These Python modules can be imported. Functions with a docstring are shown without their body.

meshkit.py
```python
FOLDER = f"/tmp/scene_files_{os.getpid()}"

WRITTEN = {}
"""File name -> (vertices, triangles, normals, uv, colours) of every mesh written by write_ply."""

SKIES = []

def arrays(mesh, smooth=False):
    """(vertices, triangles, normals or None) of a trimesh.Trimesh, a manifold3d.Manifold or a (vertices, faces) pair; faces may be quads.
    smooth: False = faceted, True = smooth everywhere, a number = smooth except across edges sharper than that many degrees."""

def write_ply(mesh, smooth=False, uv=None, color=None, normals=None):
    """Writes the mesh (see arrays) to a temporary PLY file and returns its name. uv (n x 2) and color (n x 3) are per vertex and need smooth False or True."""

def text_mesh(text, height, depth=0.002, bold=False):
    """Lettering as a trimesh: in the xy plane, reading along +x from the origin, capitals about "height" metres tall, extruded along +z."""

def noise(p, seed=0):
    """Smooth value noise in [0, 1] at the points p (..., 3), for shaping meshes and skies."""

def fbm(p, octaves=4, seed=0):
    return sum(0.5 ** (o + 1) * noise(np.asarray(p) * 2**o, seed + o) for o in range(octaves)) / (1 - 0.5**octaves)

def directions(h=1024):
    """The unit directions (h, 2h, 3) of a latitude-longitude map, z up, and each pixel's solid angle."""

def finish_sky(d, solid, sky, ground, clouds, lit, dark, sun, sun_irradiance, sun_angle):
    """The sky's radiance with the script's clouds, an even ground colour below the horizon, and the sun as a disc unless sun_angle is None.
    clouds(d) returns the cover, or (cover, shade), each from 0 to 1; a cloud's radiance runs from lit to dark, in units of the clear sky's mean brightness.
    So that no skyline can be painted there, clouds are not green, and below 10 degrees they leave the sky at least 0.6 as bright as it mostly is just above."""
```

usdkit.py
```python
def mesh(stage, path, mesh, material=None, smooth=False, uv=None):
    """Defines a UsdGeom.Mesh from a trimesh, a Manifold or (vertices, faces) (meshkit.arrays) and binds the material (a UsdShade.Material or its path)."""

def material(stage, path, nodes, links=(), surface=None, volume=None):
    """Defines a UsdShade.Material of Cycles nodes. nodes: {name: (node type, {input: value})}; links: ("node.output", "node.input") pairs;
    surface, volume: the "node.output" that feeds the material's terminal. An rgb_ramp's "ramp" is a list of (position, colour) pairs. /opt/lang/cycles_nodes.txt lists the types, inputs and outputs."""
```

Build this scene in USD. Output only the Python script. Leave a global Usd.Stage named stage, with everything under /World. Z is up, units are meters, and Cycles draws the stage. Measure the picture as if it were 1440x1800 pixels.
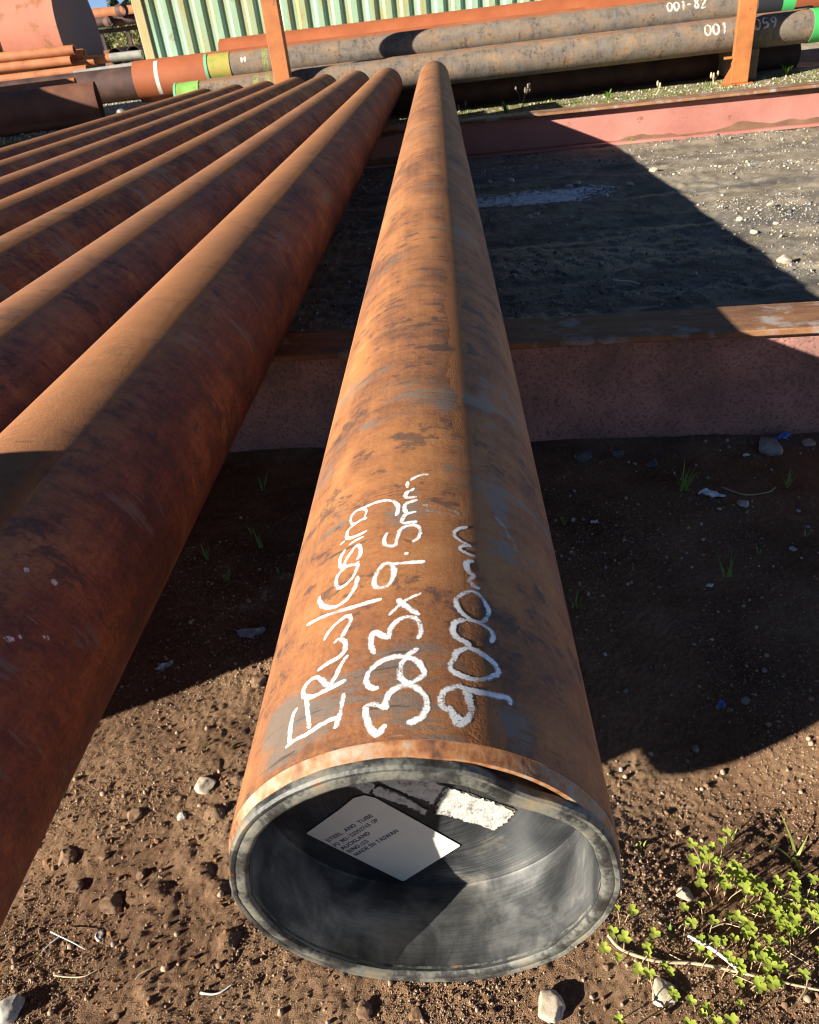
import math
import numpy as np
import trimesh
import usdkit
import meshkit
from pxr import Usd, UsdGeom, UsdLux, UsdShade, Gf, Sdf, Vt

stage = Usd.Stage.CreateInMemory()
UsdGeom.SetStageUpAxis(stage, 'Z')
UsdGeom.SetStageMetersPerUnit(stage, 1.0)
stage.SetDefaultPrim(UsdGeom.Xform.Define(stage, '/World').GetPrim())

# ------------------------------------------------------------------ camera
# x: across the pipes, y: along the pipes away from the camera, z up; 0 is the centre of the nearest pipe end
CAM = np.array([0.06223, -0.33644, 0.58707])
F = np.array([-0.0834965, 0.8285886, -0.5535967])
R = np.array([0.9938222, 0.0284792, -0.1072679])
U = np.array([0.0731149, 0.5591332, 0.8258476])
cam = UsdGeom.Camera.Define(stage, '/World/camera')
m = np.eye(4)
m[0, :3], m[1, :3], m[2, :3], m[3, :3] = R, U, -F, CAM
cam.AddTransformOp().Set(Gf.Matrix4d(*m.ravel().tolist()))
cam.CreateHorizontalApertureAttr(36.0)
cam.CreateVerticalApertureAttr(45.0)
cam.CreateFocalLengthAttr(36.0 * 1301.93 / 1440)
cam.CreateClippingRangeAttr(Gf.Vec2f(0.02, 2000))
cam.CreateFStopAttr(20.0)
cam.CreateFocusDistanceAttr(1.0)
cam.CreateExposureAttr(1.5)

# ------------------------------------------------------------------ sky and sun
TO_SUN = np.array([-0.9157, -0.53, 0.4021])
TO_SUN /= np.linalg.norm(TO_SUN)
ELEV = math.asin(TO_SUN[2])
ROT = math.atan2(TO_SUN[0], TO_SUN[1])
sky_mat = usdkit.material(stage, '/World/Looks/sky_look', {
    'sky': ('sky_texture', {'sky_type': 'single_scattering', 'sun_disc': False, 'aerosol_density': 0.0, 'air_density': 0.3, 'sun_elevation': ELEV, 'sun_rotation': ROT}),
    'bg': ('background_shader', {'strength': 0.05})},
    [('sky.color', 'bg.color')], surface='bg.background')
dome = UsdLux.DomeLight.Define(stage, '/World/sky')
dome.CreateIntensityAttr(1.0)
UsdShade.MaterialBindingAPI.Apply(dome.GetPrim()).Bind(sky_mat)
dome.GetPrim().SetCustomDataByKey('kind', 'structure')
sun = UsdLux.DistantLight.Define(stage, '/World/sun')
sun.CreateIntensityAttr(1.25)
sun.CreateAngleAttr(0.5)
sun.CreateNormalizeAttr(True)
sun.CreateColorAttr(Gf.Vec3f(1.0, 0.93, 0.82))
zz = TO_SUN
xx = np.cross([0, 0, 1.0], zz); xx /= np.linalg.norm(xx)
yy = np.cross(zz, xx)
m = np.eye(4); m[0, :3], m[1, :3], m[2, :3] = xx, yy, zz
sun.AddTransformOp().Set(Gf.Matrix4d(*m.ravel().tolist()))

# ------------------------------------------------------------------ helpers
used = {}
def numbered(path):
    n = used.get(path, -1) + 1
    used[path] = n
    return path if n == 0 else '%s_%03d' % (path, n)

def tag(p, label=None, cat=None, group=None, kind=None):
    p = p.GetPrim() if hasattr(p, 'GetPrim') else p
    for k, v in (('label', label), ('category', cat), ('group', group), ('kind', kind)):
        if v:
            p.SetCustomDataByKey(k, v)
    return p

def frame_y(p0, p1):
    """matrix whose local +y runs from p0 to p1, z as upright as can be"""
    y = np.asarray(p1, float) - p0
    y /= np.linalg.norm(y)
    x = np.cross(y, [0, 0, 1.0]); x /= np.linalg.norm(x)
    z = np.cross(x, y)
    mm = np.eye(4); mm[0, :3], mm[1, :3], mm[2, :3], mm[3, :3] = x, y, z, p0
    return mm

def thing(name, label, cat, loc=(0, 0, 0), rotz=0.0, group=None, kind=None, matrix=None, scale=None):
    path = numbered('/World/' + name)
    x = UsdGeom.Xform.Define(stage, path)
    if matrix is not None:
        x.AddTransformOp().Set(Gf.Matrix4d(*np.asarray(matrix, float).ravel().tolist()))
    else:
        x.AddTranslateOp().Set(Gf.Vec3d(*map(float, loc)))
        if rotz:
            x.AddRotateZOp().Set(math.degrees(rotz))
        if scale:
            x.AddScaleOp().Set(Gf.Vec3f(*([scale] * 3 if np.ndim(scale) == 0 else scale)))
    tag(x, label, cat, group, kind)
    return path

def part(parent, name, mesh, mat, smooth=35, label=None, kind=None):
    p = usdkit.mesh(stage, numbered(parent + '/' + name), mesh, mat, smooth, uv=getattr(mesh, 'metadata', {}).get('st') if smooth is True else None)
    tag(p, label, None, None, kind)
    return str(p.GetPath())

def single(name, mesh, mat, label=None, cat=None, group=None, kind=None, smooth=35):
    p = usdkit.mesh(stage, numbered('/World/' + name), mesh, mat, smooth)
    tag(p, label, cat, group, kind)
    return p

def moved(mesh, loc=(0, 0, 0), rz=0.0):
    mesh = mesh.copy()
    if rz:
        mesh.apply_transform(trimesh.transformations.rotation_matrix(rz, [0, 0, 1]))
    mesh.apply_translation(loc)
    return mesh

def box(sx, sy, sz, loc=(0, 0, 0), bevel=0.0):
    b = trimesh.creation.box((sx, sy, sz))
    if bevel:
        pts = []
        for s in np.array(np.meshgrid([-1, 1], [-1, 1], [-1, 1])).T.reshape(-1, 3):
            c = s * np.array([sx, sy, sz]) / 2
            for k in range(3):
                d = c - s * bevel; d[k] = c[k]
                pts.append(d)
        b = trimesh.convex.convex_hull(np.array(pts))
    b.apply_translation(loc)
    return b

def lathe_y(profile, n=96, closed=False):
    """profile: (radius, y) rows swept about the y axis"""
    pr = np.asarray(profile, float)
    a = np.linspace(0, 2 * np.pi, n, endpoint=False)
    v = np.stack([pr[:, None, 0] * np.sin(a), np.repeat(pr[:, 1:2], n, 1), pr[:, None, 0] * np.cos(a)], -1).reshape(-1, 3)
    f = []
    k = len(pr)
    for i in range(k if closed else k - 1):
        i2 = (i + 1) % k
        j = np.arange(n); j2 = (j + 1) % n
        f.append(np.stack([i * n + j, i2 * n + j, i2 * n + j2, i * n + j2], 1))
    f = np.vstack(f)
    f = np.vstack([f[:, [0, 1, 2]], f[:, [0, 2, 3]]])
    return trimesh.Trimesh(v, f, process=False)

def tube_y(r, ri, L, n=64, y0=0.0, wob=0.0, rows=2, seed=0):
    ys = np.linspace(y0, L, rows)
    prof = [(r, y) for y in ys] + [(ri, y) for y in ys[::-1]]
    t = lathe_y(prof, n, closed=True)
    t.fix_normals()
    return t

def wire(points, rad, n=6, taper=None):
    p = np.asarray(points, float)
    k = len(p)
    rr = np.full(k, rad) if taper is None else rad * np.linspace(1, taper, k)
    t = np.gradient(p, axis=0)
    t /= np.maximum(np.linalg.norm(t, axis=1, keepdims=True), 1e-9)
    ref = np.array([0, 0, 1.0]) if abs(t[0, 2]) < 0.8 else np.array([1.0, 0, 0])
    u = np.cross(t, ref); u /= np.linalg.norm(u, axis=1, keepdims=True)
    w = np.cross(t, u)
    a = np.linspace(0, 2 * np.pi, n, endpoint=False)
    v = (p[:, None] + rr[:, None, None] * (np.cos(a)[None, :, None] * u[:, None] + np.sin(a)[None, :, None] * w[:, None])).reshape(-1, 3)
    f = []
    for i in range(k - 1):
        for j in range(n):
            j2 = (j + 1) % n
            f += [[i * n + j, i * n + j2, (i + 1) * n + j2], [i * n + j, (i + 1) * n + j2, (i + 1) * n + j]]
    for j in range(1, n - 1):
        f += [[0, j + 1, j], [(k - 1) * n, (k - 1) * n + j, (k - 1) * n + j + 1]]
    return trimesh.Trimesh(v, np.array(f), process=False)

def resample(p, step):
    """smooth curve through the points"""
    p = np.asarray(p, float)
    if len(p) < 3:
        n = max(2, int(np.linalg.norm(p[-1] - p[0]) / step))
        return p[0] + (p[-1] - p[0]) * np.linspace(0, 1, n)[:, None]
    q = np.vstack([2 * p[0] - p[1], p, 2 * p[-1] - p[-2]])
    out = []
    for i in range(1, len(q) - 2):
        a, b, c, d = q[i - 1], q[i], q[i + 1], q[i + 2]
        n = max(2, int(np.linalg.norm(c - b) / step))
        t = np.linspace(0, 1, n, endpoint=False)[:, None]
        out.append(0.5 * (2 * b + (c - a) * t + (2 * a - 5 * b + 4 * c - d) * t ** 2 + (3 * b - 3 * c + d - a) * t ** 3))
    return np.vstack(out + [p[-1:]])

cat_mesh = trimesh.util.concatenate
def smooth01(x, a, b):
    t = np.clip((np.asarray(x, float) - a) / (b - a), 0, 1)
    return t * t * (3 - 2 * t)

# ------------------------------------------------------------------ materials
L = '/World/Looks/'
def plain(name, color, rough=0.7, metallic=0.0, **kw):
    return usdkit.material(stage, L + name, {'p': ('principled_bsdf', {'base_color': color, 'roughness': rough, 'metallic': metallic, **kw})}, [], surface='p.BSDF')

def mixed(name, ramp, scale=8.0, detail=6.0, rough=(0.6, 0.85), bump=0.3, bump_scale=120.0, stretch=(1, 1, 1), metallic=0.0, spec=0.35,
          spots=None, spot_scale=30.0, spot_at=(0.60, 0.66), bdist=0.002, coord='object'):
    """noise-coloured surface with fine relief; spots: (colour) of a second, thresholded noise"""
    n = {'tc': ('texture_coordinate', {}), 'oi': ('object_info', {}),
         'off': ('vector_math', {'math_type': 'scale', 'scale': 1.37}), 'add': ('vector_math', {'math_type': 'add'}),
         'mp': ('mapping', {'scale': stretch}),
         'n1': ('noise_texture', {'scale': scale, 'detail': detail, 'roughness': 0.62}),
         'n2': ('noise_texture', {'scale': bump_scale, 'detail': 4.0, 'roughness': 0.6}),
         'mx': ('mix', {'mix_type': 'mix', 'fac': 0.22}),
         'rp': ('rgb_ramp', {'ramp': ramp}),
         'rr': ('map_range', {'from_min': 0.3, 'from_max': 0.7, 'to_min': rough[0], 'to_max': rough[1]}),
         'b': ('bump', {'strength': bump, 'distance': bdist}),
         'p': ('principled_bsdf', {'metallic': metallic, 'specular_ior_level': spec})}
    l = [('oi.location', 'off.vector1'), ('tc.' + coord, 'add.vector1'), ('off.vector', 'add.vector2'), ('add.vector', 'mp.vector'),
         ('mp.vector', 'n1.vector'), ('add.vector', 'n2.vector'), ('n1.fac', 'mx.color1'), ('n2.fac', 'mx.color2'),
         ('mx.color', 'rp.fac'), ('n1.fac', 'rr.value'), ('rr.result', 'p.roughness'), ('n2.fac', 'b.height'), ('b.normal', 'p.normal')]
    if spots is not None:
        n['n3'] = ('noise_texture', {'scale': spot_scale, 'detail': 5.0, 'roughness': 0.65})
        n['r3'] = ('rgb_ramp', {'ramp': [(0, (0, 0, 0)), (spot_at[0], (0, 0, 0)), (spot_at[1], (1, 1, 1)), (1, (1, 1, 1))]})
        n['m3'] = ('mix', {'mix_type': 'mix', 'color2': spots})
        l += [('add.vector', 'n3.vector'), ('n3.fac', 'r3.fac'), ('r3.color', 'm3.fac'), ('rp.color', 'm3.color1'), ('m3.color', 'p.base_color')]
    else:
        l += [('rp.color', 'p.base_color')]
    return usdkit.material(stage, L + name, n, l, surface='p.BSDF')

def rust_pipe(name, r, ramp, grey=(0.140, 0.136, 0.118), grey_at=(0.56, 0.66), grey_fac=0.75, crust=(0.36, 0.125, 0.03), seed=0.0, bump=0.55, crust_at=(0.60, 0.70), shine=0.0, lit_rust=0.0, worn=()):
    """rusty mill steel in the pipe's own cylinder coordinates (axis = local y)"""
    n = {'tc': ('texture_coordinate', {}), 'oi': ('object_info', {}), 'ol': ('separate_xyz', {}),
         's': ('separate_xyz', {}), 'a': ('math', {'math_type': 'arctan2'}), 'ar': ('math', {'math_type': 'multiply', 'value2': r}),
         'sd': ('math', {'math_type': 'multiply_add', 'value2': 3.1, 'value3': seed}),
         'c': ('combine_xyz', {}),
         'm1': ('mapping', {'scale': (2.6, 26.0, 1.0)}), 'n1': ('noise_texture', {'scale': 1.0, 'detail': 7.0, 'roughness': 0.62}),
         'm2': ('mapping', {'scale': (7.0, 3.4, 1.0)}), 'n2': ('noise_texture', {'scale': 1.0, 'detail': 7.0, 'roughness': 0.6, 'distortion': 0.4}),
         'm4': ('mapping', {'scale': (110.0, 3.0, 1.0)}), 'n4': ('noise_texture', {'scale': 1.0, 'detail': 4.0, 'roughness': 0.6}),
         'm5': ('mapping', {'scale': (9.0, 120.0, 1.0)}), 'n5': ('noise_texture', {'scale': 1.0, 'detail': 4.0, 'roughness': 0.7}),
         'n3': ('noise_texture', {'scale': 190.0, 'detail': 7.0, 'roughness': 0.80}),
         'n6': ('noise_texture', {'scale': 1.0, 'detail': 9.0, 'roughness': 0.68}), 'm6': ('mapping', {'scale': (5.5, 10.0, 1.0), 'location': (3.3, 7.1, 0)}),
         'n7': ('noise_texture', {'scale': 900.0, 'detail': 2.0, 'roughness': 0.6}),
         'f1': ('math', {'math_type': 'multiply', 'value2': 0.13}), 'f2': ('math', {'math_type': 'multiply_add', 'value2': 0.36}),
         'f3': ('math', {'math_type': 'multiply_add', 'value2': 0.23}), 'f4': ('math', {'math_type': 'multiply_add', 'value2': 0.08}),
         'm8': ('mapping', {'scale': (26.0, 34.0, 1.0), 'rotation': (0, 0, 0.5)}), 'n8': ('noise_texture', {'scale': 1.0, 'detail': 10.0, 'roughness': 0.74, 'distortion': 0.3}), 'f8': ('math', {'math_type': 'multiply_add', 'value2': 0.20}),
         'dk': ('math', {'math_type': 'multiply_add', 'value2': 0.5}), 'dh': ('math', {'math_type': 'multiply', 'value2': 0.5}),
         'dm': ('map_range', {'range_type': 'smoothstep', 'from_min': 0.455, 'from_max': 0.42, 'to_min': 0.0, 'to_max': 0.62}), 'md': ('mix', {'mix_type': 'mix', 'color2': (0.048, 0.040, 0.038)}),
         # orange rust on the upper side, painting its sunlit band into the colour
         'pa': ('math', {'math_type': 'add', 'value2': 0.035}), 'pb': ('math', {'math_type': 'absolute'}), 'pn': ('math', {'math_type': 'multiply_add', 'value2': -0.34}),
         'pm': ('map_range', {'range_type': 'smoothstep', 'from_min': 0.0, 'from_max': -0.11, 'to_min': 0.0, 'to_max': lit_rust}),
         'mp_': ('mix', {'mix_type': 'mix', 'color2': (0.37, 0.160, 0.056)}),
         # crusty grains along the weld seam, a little right of the top
         'sa': ('math', {'math_type': 'subtract', 'value2': 0.060}), 'sb': ('math', {'math_type': 'absolute'}),
         'sm': ('map_range', {'range_type': 'smoothstep', 'from_min': 0.040, 'from_max': 0.0, 'to_min': 0.0, 'to_max': 0.36}),
         'm9': ('mapping', {'scale': (10.0, 5.0, 1.0), 'location': (5.0, 2.0, 0)}), 'n9': ('noise_texture', {'scale': 1.0, 'detail': 6.0, 'roughness': 0.7}),
         'sn': ('math', {'math_type': 'add'}), 'st': ('map_range', {'range_type': 'smoothstep', 'from_min': 0.76, 'from_max': 0.86, 'to_min': 0.0, 'to_max': 0.85}),
         'vo': ('voronoi_texture', {'scale': 430.0}), 'vb': ('math', {'math_type': 'multiply'}), 'vc': ('math', {'math_type': 'multiply_add', 'value2': -0.8}),
         'mz': ('mix', {'mix_type': 'mix', 'color2': (0.33, 0.125, 0.038)}), 
         'rp': ('rgb_ramp', {'ramp': ramp}),
         'g': ('math', {'math_type': 'multiply_add', 'value2': 0.35}), 'g0': ('math', {'math_type': 'multiply', 'value2': 0.65}),
         'gm': ('map_range', {'range_type': 'smoothstep', 'from_min': grey_at[0], 'from_max': grey_at[1], 'to_min': 0.0, 'to_max': grey_fac}),
         'mg': ('mix', {'mix_type': 'mix', 'color2': grey}),
         'k0': ('math', {'math_type': 'multiply', 'value2': 0.7}), 'k1': ('math', {'math_type': 'multiply_add', 'value2': 0.3}),
         'km': ('map_range', {'range_type': 'smoothstep', 'from_min': crust_at[0], 'from_max': crust_at[1], 'to_min': 0.0, 'to_max': 0.9}),
         'mk': ('mix', {'mix_type': 'mix', 'color2': crust}),
         # dark scratches across the pipe
         'sc': ('map_range', {'range_type': 'smoothstep', 'from_min': 0.63, 'from_max': 0.69, 'to_min': 0.0, 'to_max': 0.7}),
         'ms': ('mix', {'mix_type': 'mix', 'color2': (0.05, 0.032, 0.024)}),
         'ns': ('noise_texture', {'scale': 1.0, 'detail': 6.0, 'roughness': 0.7}), 'mps': ('mapping', {'scale': (14.0, 210.0, 1.0), 'rotation': (0, 0, 0.30)}),
         'nl': ('map_range', {'range_type': 'smoothstep', 'from_min': 0.68, 'from_max': 0.70, 'to_min': 0.0, 'to_max': 0.55}),
         'ml': ('mix', {'mix_type': 'mix', 'color2': (0.34, 0.31, 0.28)}),
         'hb': ('math', {'math_type': 'multiply_add', 'value2': 2.2}), 'hb2': ('math', {'math_type': 'multiply_add', 'value2': 0.25}),
         'b': ('bump', {'strength': bump, 'distance': 0.0016}),
         'rr': ('map_range', {'from_min': 0.0, 'from_max': 1.0, 'to_min': 0.78 - shine, 'to_max': 0.5}),
         'p': ('principled_bsdf', {'specular_ior_level': 0.30})}
    l = [('tc.object', 's.vector'), ('s.x', 'a.value1'), ('s.z', 'a.value2'), ('a.value', 'ar.value1'), ('oi.location', 'ol.vector'), ('ol.x', 'sd.value1'),
         ('ar.value', 'c.x'), ('s.y', 'c.y'), ('sd.value', 'c.z')]
    for k in '1245689':
        l += [('c.vector', 'm%s.vector' % k), ('m%s.vector' % k, 'n%s.vector' % k)]
    l += [('c.vector', 'mps.vector'), ('mps.vector', 'ns.vector'), ('c.vector', 'n3.vector'), ('c.vector', 'n7.vector'),
          ('n1.fac', 'f1.value1'), ('n2.fac', 'f2.value1'), ('f1.value', 'f2.value3'), ('n3.fac', 'f3.value1'), ('f2.value', 'f3.value3'),
          ('n4.fac', 'f4.value1'), ('f3.value', 'f4.value3'), ('n8.fac', 'f8.value1'), ('f4.value', 'f8.value3'), ('f8.value', 'rp.fac'),
          ('ar.value', 'sa.value1'), ('sa.value', 'sb.value1'), ('sb.value', 'sm.value'), ('sm.result', 'sn.value1'), ('n9.fac', 'sn.value2'), ('sn.value', 'st.value'),
          ('c.vector', 'vo.vector'), ('vo.distance', 'vb.value1'), ('st.result', 'vb.value2'), ('vb.value', 'vc.value1'), ('hb2.value', 'vc.value3'), 
          ('st.result', 'mz.fac'),
          ('n6.fac', 'g0.value1'), ('n5.fac', 'g.value1'), ('g0.value', 'g.value3'), ('g.value', 'gm.value'), ('gm.result', 'mg.fac'), ('rp.color', 'mg.color1'),
          ('n8.fac', 'dh.value1'), ('n6.fac', 'dk.value1'), ('dh.value', 'dk.value3'), ('dk.value', 'dm.value'), ('dm.result', 'md.fac'), ('mg.color', 'md.color1'),
          ('n2.fac', 'k0.value1'), ('n3.fac', 'k1.value1'), ('k0.value', 'k1.value3'), ('k1.value', 'km.value'), ('km.result', 'mk.fac'), ('md.color', 'mk.color1'),
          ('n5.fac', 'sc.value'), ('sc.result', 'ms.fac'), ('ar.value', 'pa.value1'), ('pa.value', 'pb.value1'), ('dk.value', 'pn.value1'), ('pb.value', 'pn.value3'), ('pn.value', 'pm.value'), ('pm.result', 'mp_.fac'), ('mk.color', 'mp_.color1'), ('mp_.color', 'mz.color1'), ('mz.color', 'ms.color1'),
          ('ns.fac', 'nl.value'), ('nl.result', 'ml.fac'), ('ms.color', 'ml.color1'), ('ml.color', 'p.base_color'),
          ('km.result', 'hb.value1'), ('n3.fac', 'hb.value3'), ('n7.fac', 'hb2.value1'), ('n3.fac', 'hb2.value3'),
          ('vc.value', 'b.height'), ('b.normal', 'p.normal'), ('gm.result', 'rr.value'), ('rr.result', 'p.roughness')]
    last = 'g.value'
    for k, (ax, ay, wx, wy, amt) in enumerate(worn):        # worn places where the rust is rubbed off: (arc, y) centre, half widths, amount
        n['w%da' % k] = ('mapping', {'scale': (1 / wx, 1 / wy, 0.0), 'location': (-ax / wx, -ay / wy, 0)})
        n['w%db' % k] = ('vector_math', {'math_type': 'length'})
        n['w%dc' % k] = ('map_range', {'range_type': 'smoothstep', 'from_min': 1.25, 'from_max': 0.1, 'to_min': 0.0, 'to_max': amt})
        n['w%dd' % k] = ('math', {'math_type': 'add'})
        l += [('c.vector', 'w%da.vector' % k), ('w%da.vector' % k, 'w%db.vector1' % k), ('w%db.value' % k, 'w%dc.value' % k), (last, 'w%dd.value1' % k), ('w%dc.result' % k, 'w%dd.value2' % k)]
        last = 'w%dd.value' % k
    if worn:
        l = [(last, 'gm.value') if b == 'gm.value' else (a, b) for a, b in l]
    return usdkit.material(stage, L + name, n, l, surface='p.BSDF')

RUST = [(0.38, (0.085, 0.042, 0.027)), (0.45, (0.165, 0.070, 0.034)), (0.50, (0.265, 0.107, 0.042)), (0.55, (0.345, 0.145, 0.052)), (0.62, (0.42, 0.21, 0.09))]
RUST_D = [(0.39, (0.052, 0.028, 0.025)), (0.45, (0.11, 0.044, 0.031)), (0.50, (0.19, 0.073, 0.037)), (0.545, (0.29, 0.115, 0.043)), (0.60, (0.40, 0.19, 0.08))]
RUST_P = [(0.39, (0.060, 0.035, 0.035)), (0.45, (0.12, 0.058, 0.050)), (0.50, (0.20, 0.090, 0.060)), (0.545, (0.285, 0.128, 0.068)), (0.60, (0.38, 0.195, 0.10))]
M = {}
M['rust_main'] = rust_pipe('rust_main_look', 0.1615, RUST, seed=0.4, grey_at=(0.54, 0.615), grey_fac=0.72, worn=[(-0.112, 0.062, 0.035, 0.05, 0.11), (-0.065, 0.050, 0.03, 0.03, 0.06), (-0.088, 0.340, 0.03, 0.06, 0.09), (0.0, 0.30, 0.035, 0.05, 0.07), (0.042, 0.48, 0.02, 0.12, 0.09), (0.0, 0.03, 0.05, 0.02, 0.07), (0.085, 0.045, 0.03, 0.03, 0.09), (0.10, 0.55, 0.015, 0.5, 0.06)])
RUST_E = [(0.39, (0.050, 0.027, 0.024)), (0.45, (0.10, 0.040, 0.031)), (0.50, (0.165, 0.060, 0.036)), (0.55, (0.25, 0.100, 0.047)), (0.61, (0.36, 0.165, 0.075))]
M['rust_e'] = rust_pipe('rust_maroon_look', 0.1615, RUST_E, seed=3.3, grey=(0.13, 0.12, 0.115), grey_at=(0.575, 0.62), grey_fac=0.6, bump=0.8, lit_rust=0.6, worn=[(0.183, 2.57, 0.03, 0.16, 0.14), (0.136, 1.84, 0.03, 0.10, 0.12), (0.22, 0.32, 0.03, 0.05, 0.10), (0.15, 0.21, 0.03, 0.03, 0.08)])
M['rust_b'] = rust_pipe('rust_brown_look', 0.1615, RUST_D, seed=5.3, grey_at=(0.585, 0.625), grey_fac=0.6, bump=0.7, lit_rust=0.5)
M['rust_c'] = rust_pipe('rust_purple_look', 0.1615, RUST_P, seed=9.1, grey=(0.13, 0.115, 0.11), grey_at=(0.575, 0.62), grey_fac=0.55, lit_rust=0.5)
M['rust_d'] = rust_pipe('rust_scaled_look', 0.1615, RUST_D, seed=13.7, grey=(0.16, 0.145, 0.11), grey_at=(0.51, 0.56), grey_fac=0.7, lit_rust=0.5)
CAS = [(0.39, (0.068, 0.052, 0.043)), (0.45, (0.125, 0.100, 0.080)), (0.50, (0.175, 0.137, 0.103)), (0.545, (0.235, 0.148, 0.083)), (0.60, (0.31, 0.21, 0.125))]
M['casing'] = rust_pipe('weathered_casing_look', 0.17, CAS, grey=(0.20, 0.185, 0.16), grey_at=(0.50, 0.60), grey_fac=0.55, crust=(0.34, 0.16, 0.06), crust_at=(0.62, 0.74), seed=2.0, bump=0.2)
M['primer'] = mixed('orange_primer_look', [(0.3, (0.27, 0.075, 0.028)), (0.55, (0.34, 0.098, 0.036)), (0.75, (0.40, 0.13, 0.05))], 3.0, rough=(0.55, 0.7), bump=0.12, spots=(0.20, 0.06, 0.03), spot_scale=14, spot_at=(0.66, 0.74))
M['post'] = mixed('rust_post_look', [(0.3, (0.23, 0.075, 0.024)), (0.5, (0.34, 0.118, 0.032)), (0.7, (0.42, 0.155, 0.045))], 6.0, rough=(0.6, 0.8), bump=0.3, spots=(0.13, 0.05, 0.025), spot_scale=16, spot_at=(0.63, 0.72))
M['flange'] = mixed('rusty_flange_look', [(0.30, (0.08, 0.042, 0.03)), (0.45, (0.17, 0.082, 0.042)), (0.55, (0.26, 0.125, 0.055)), (0.7, (0.33, 0.185, 0.10))], 9.0, 8, stretch=(0.5, 2.2, 1), rough=(0.6, 0.85), bump=0.4, bump_scale=180, spots=(0.30, 0.25, 0.22), spot_scale=9, spot_at=(0.53, 0.64))
M['pink_near'] = mixed('pink_primer_near_look', [(0.36, (0.20, 0.110, 0.085)), (0.46, (0.30, 0.150, 0.118)), (0.54, (0.39, 0.185, 0.145)), (0.64, (0.45, 0.235, 0.185))], 5.0, 6, rough=(0.65, 0.85), bump=0.5, bump_scale=150, spots=(0.13, 0.075, 0.06), spot_scale=130, spot_at=(0.50, 0.66))
M['pink_far'] = mixed('pink_primer_far_look', [(0.3, (0.29, 0.115, 0.09)), (0.5, (0.38, 0.16, 0.125)), (0.7, (0.43, 0.20, 0.155))], 2.2, 5, rough=(0.55, 0.75), bump=0.15, bump_scale=60, spots=(0.19, 0.075, 0.04), spot_scale=5.5, spot_at=(0.64, 0.67))
M['dirt_edge'] = mixed('dried_dirt_look', [(0.3, (0.11, 0.062, 0.038)), (0.6, (0.19, 0.105, 0.062)), (0.8, (0.25, 0.15, 0.09))], 9.0, 6, rough=(0.85, 0.95), bump=0.6, bump_scale=70)
M['tank'] = mixed('pink_tank_look', [(0.3, (0.33, 0.105, 0.065)), (0.5, (0.42, 0.145, 0.088)), (0.7, (0.47, 0.18, 0.11))], 1.2, 6, rough=(0.6, 0.8), bump=0.2, bump_scale=30, spots=(0.27, 0.105, 0.04), spot_scale=3.2, spot_at=(0.57, 0.63))
M['tank_end'] = mixed('dark_tank_end_look', [(0.3, (0.11, 0.055, 0.04)), (0.6, (0.17, 0.08, 0.055)), (0.8, (0.21, 0.10, 0.07))], 2.0, 6, rough=(0.6, 0.8), bump=0.2, bump_scale=30)
M['container'] = mixed('pale_green_container_look', [(0.36, (0.33, 0.26, 0.10)), (0.44, (0.33, 0.36, 0.19)), (0.50, (0.27, 0.40, 0.25)), (0.62, (0.32, 0.46, 0.33))], 3.4, 7, stretch=(1.6, 1, 0.22), rough=(0.5, 0.7), bump=0.1, bump_scale=30, spots=(0.20, 0.105, 0.045), spot_scale=2.3, spot_at=(0.60, 0.69))
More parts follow.
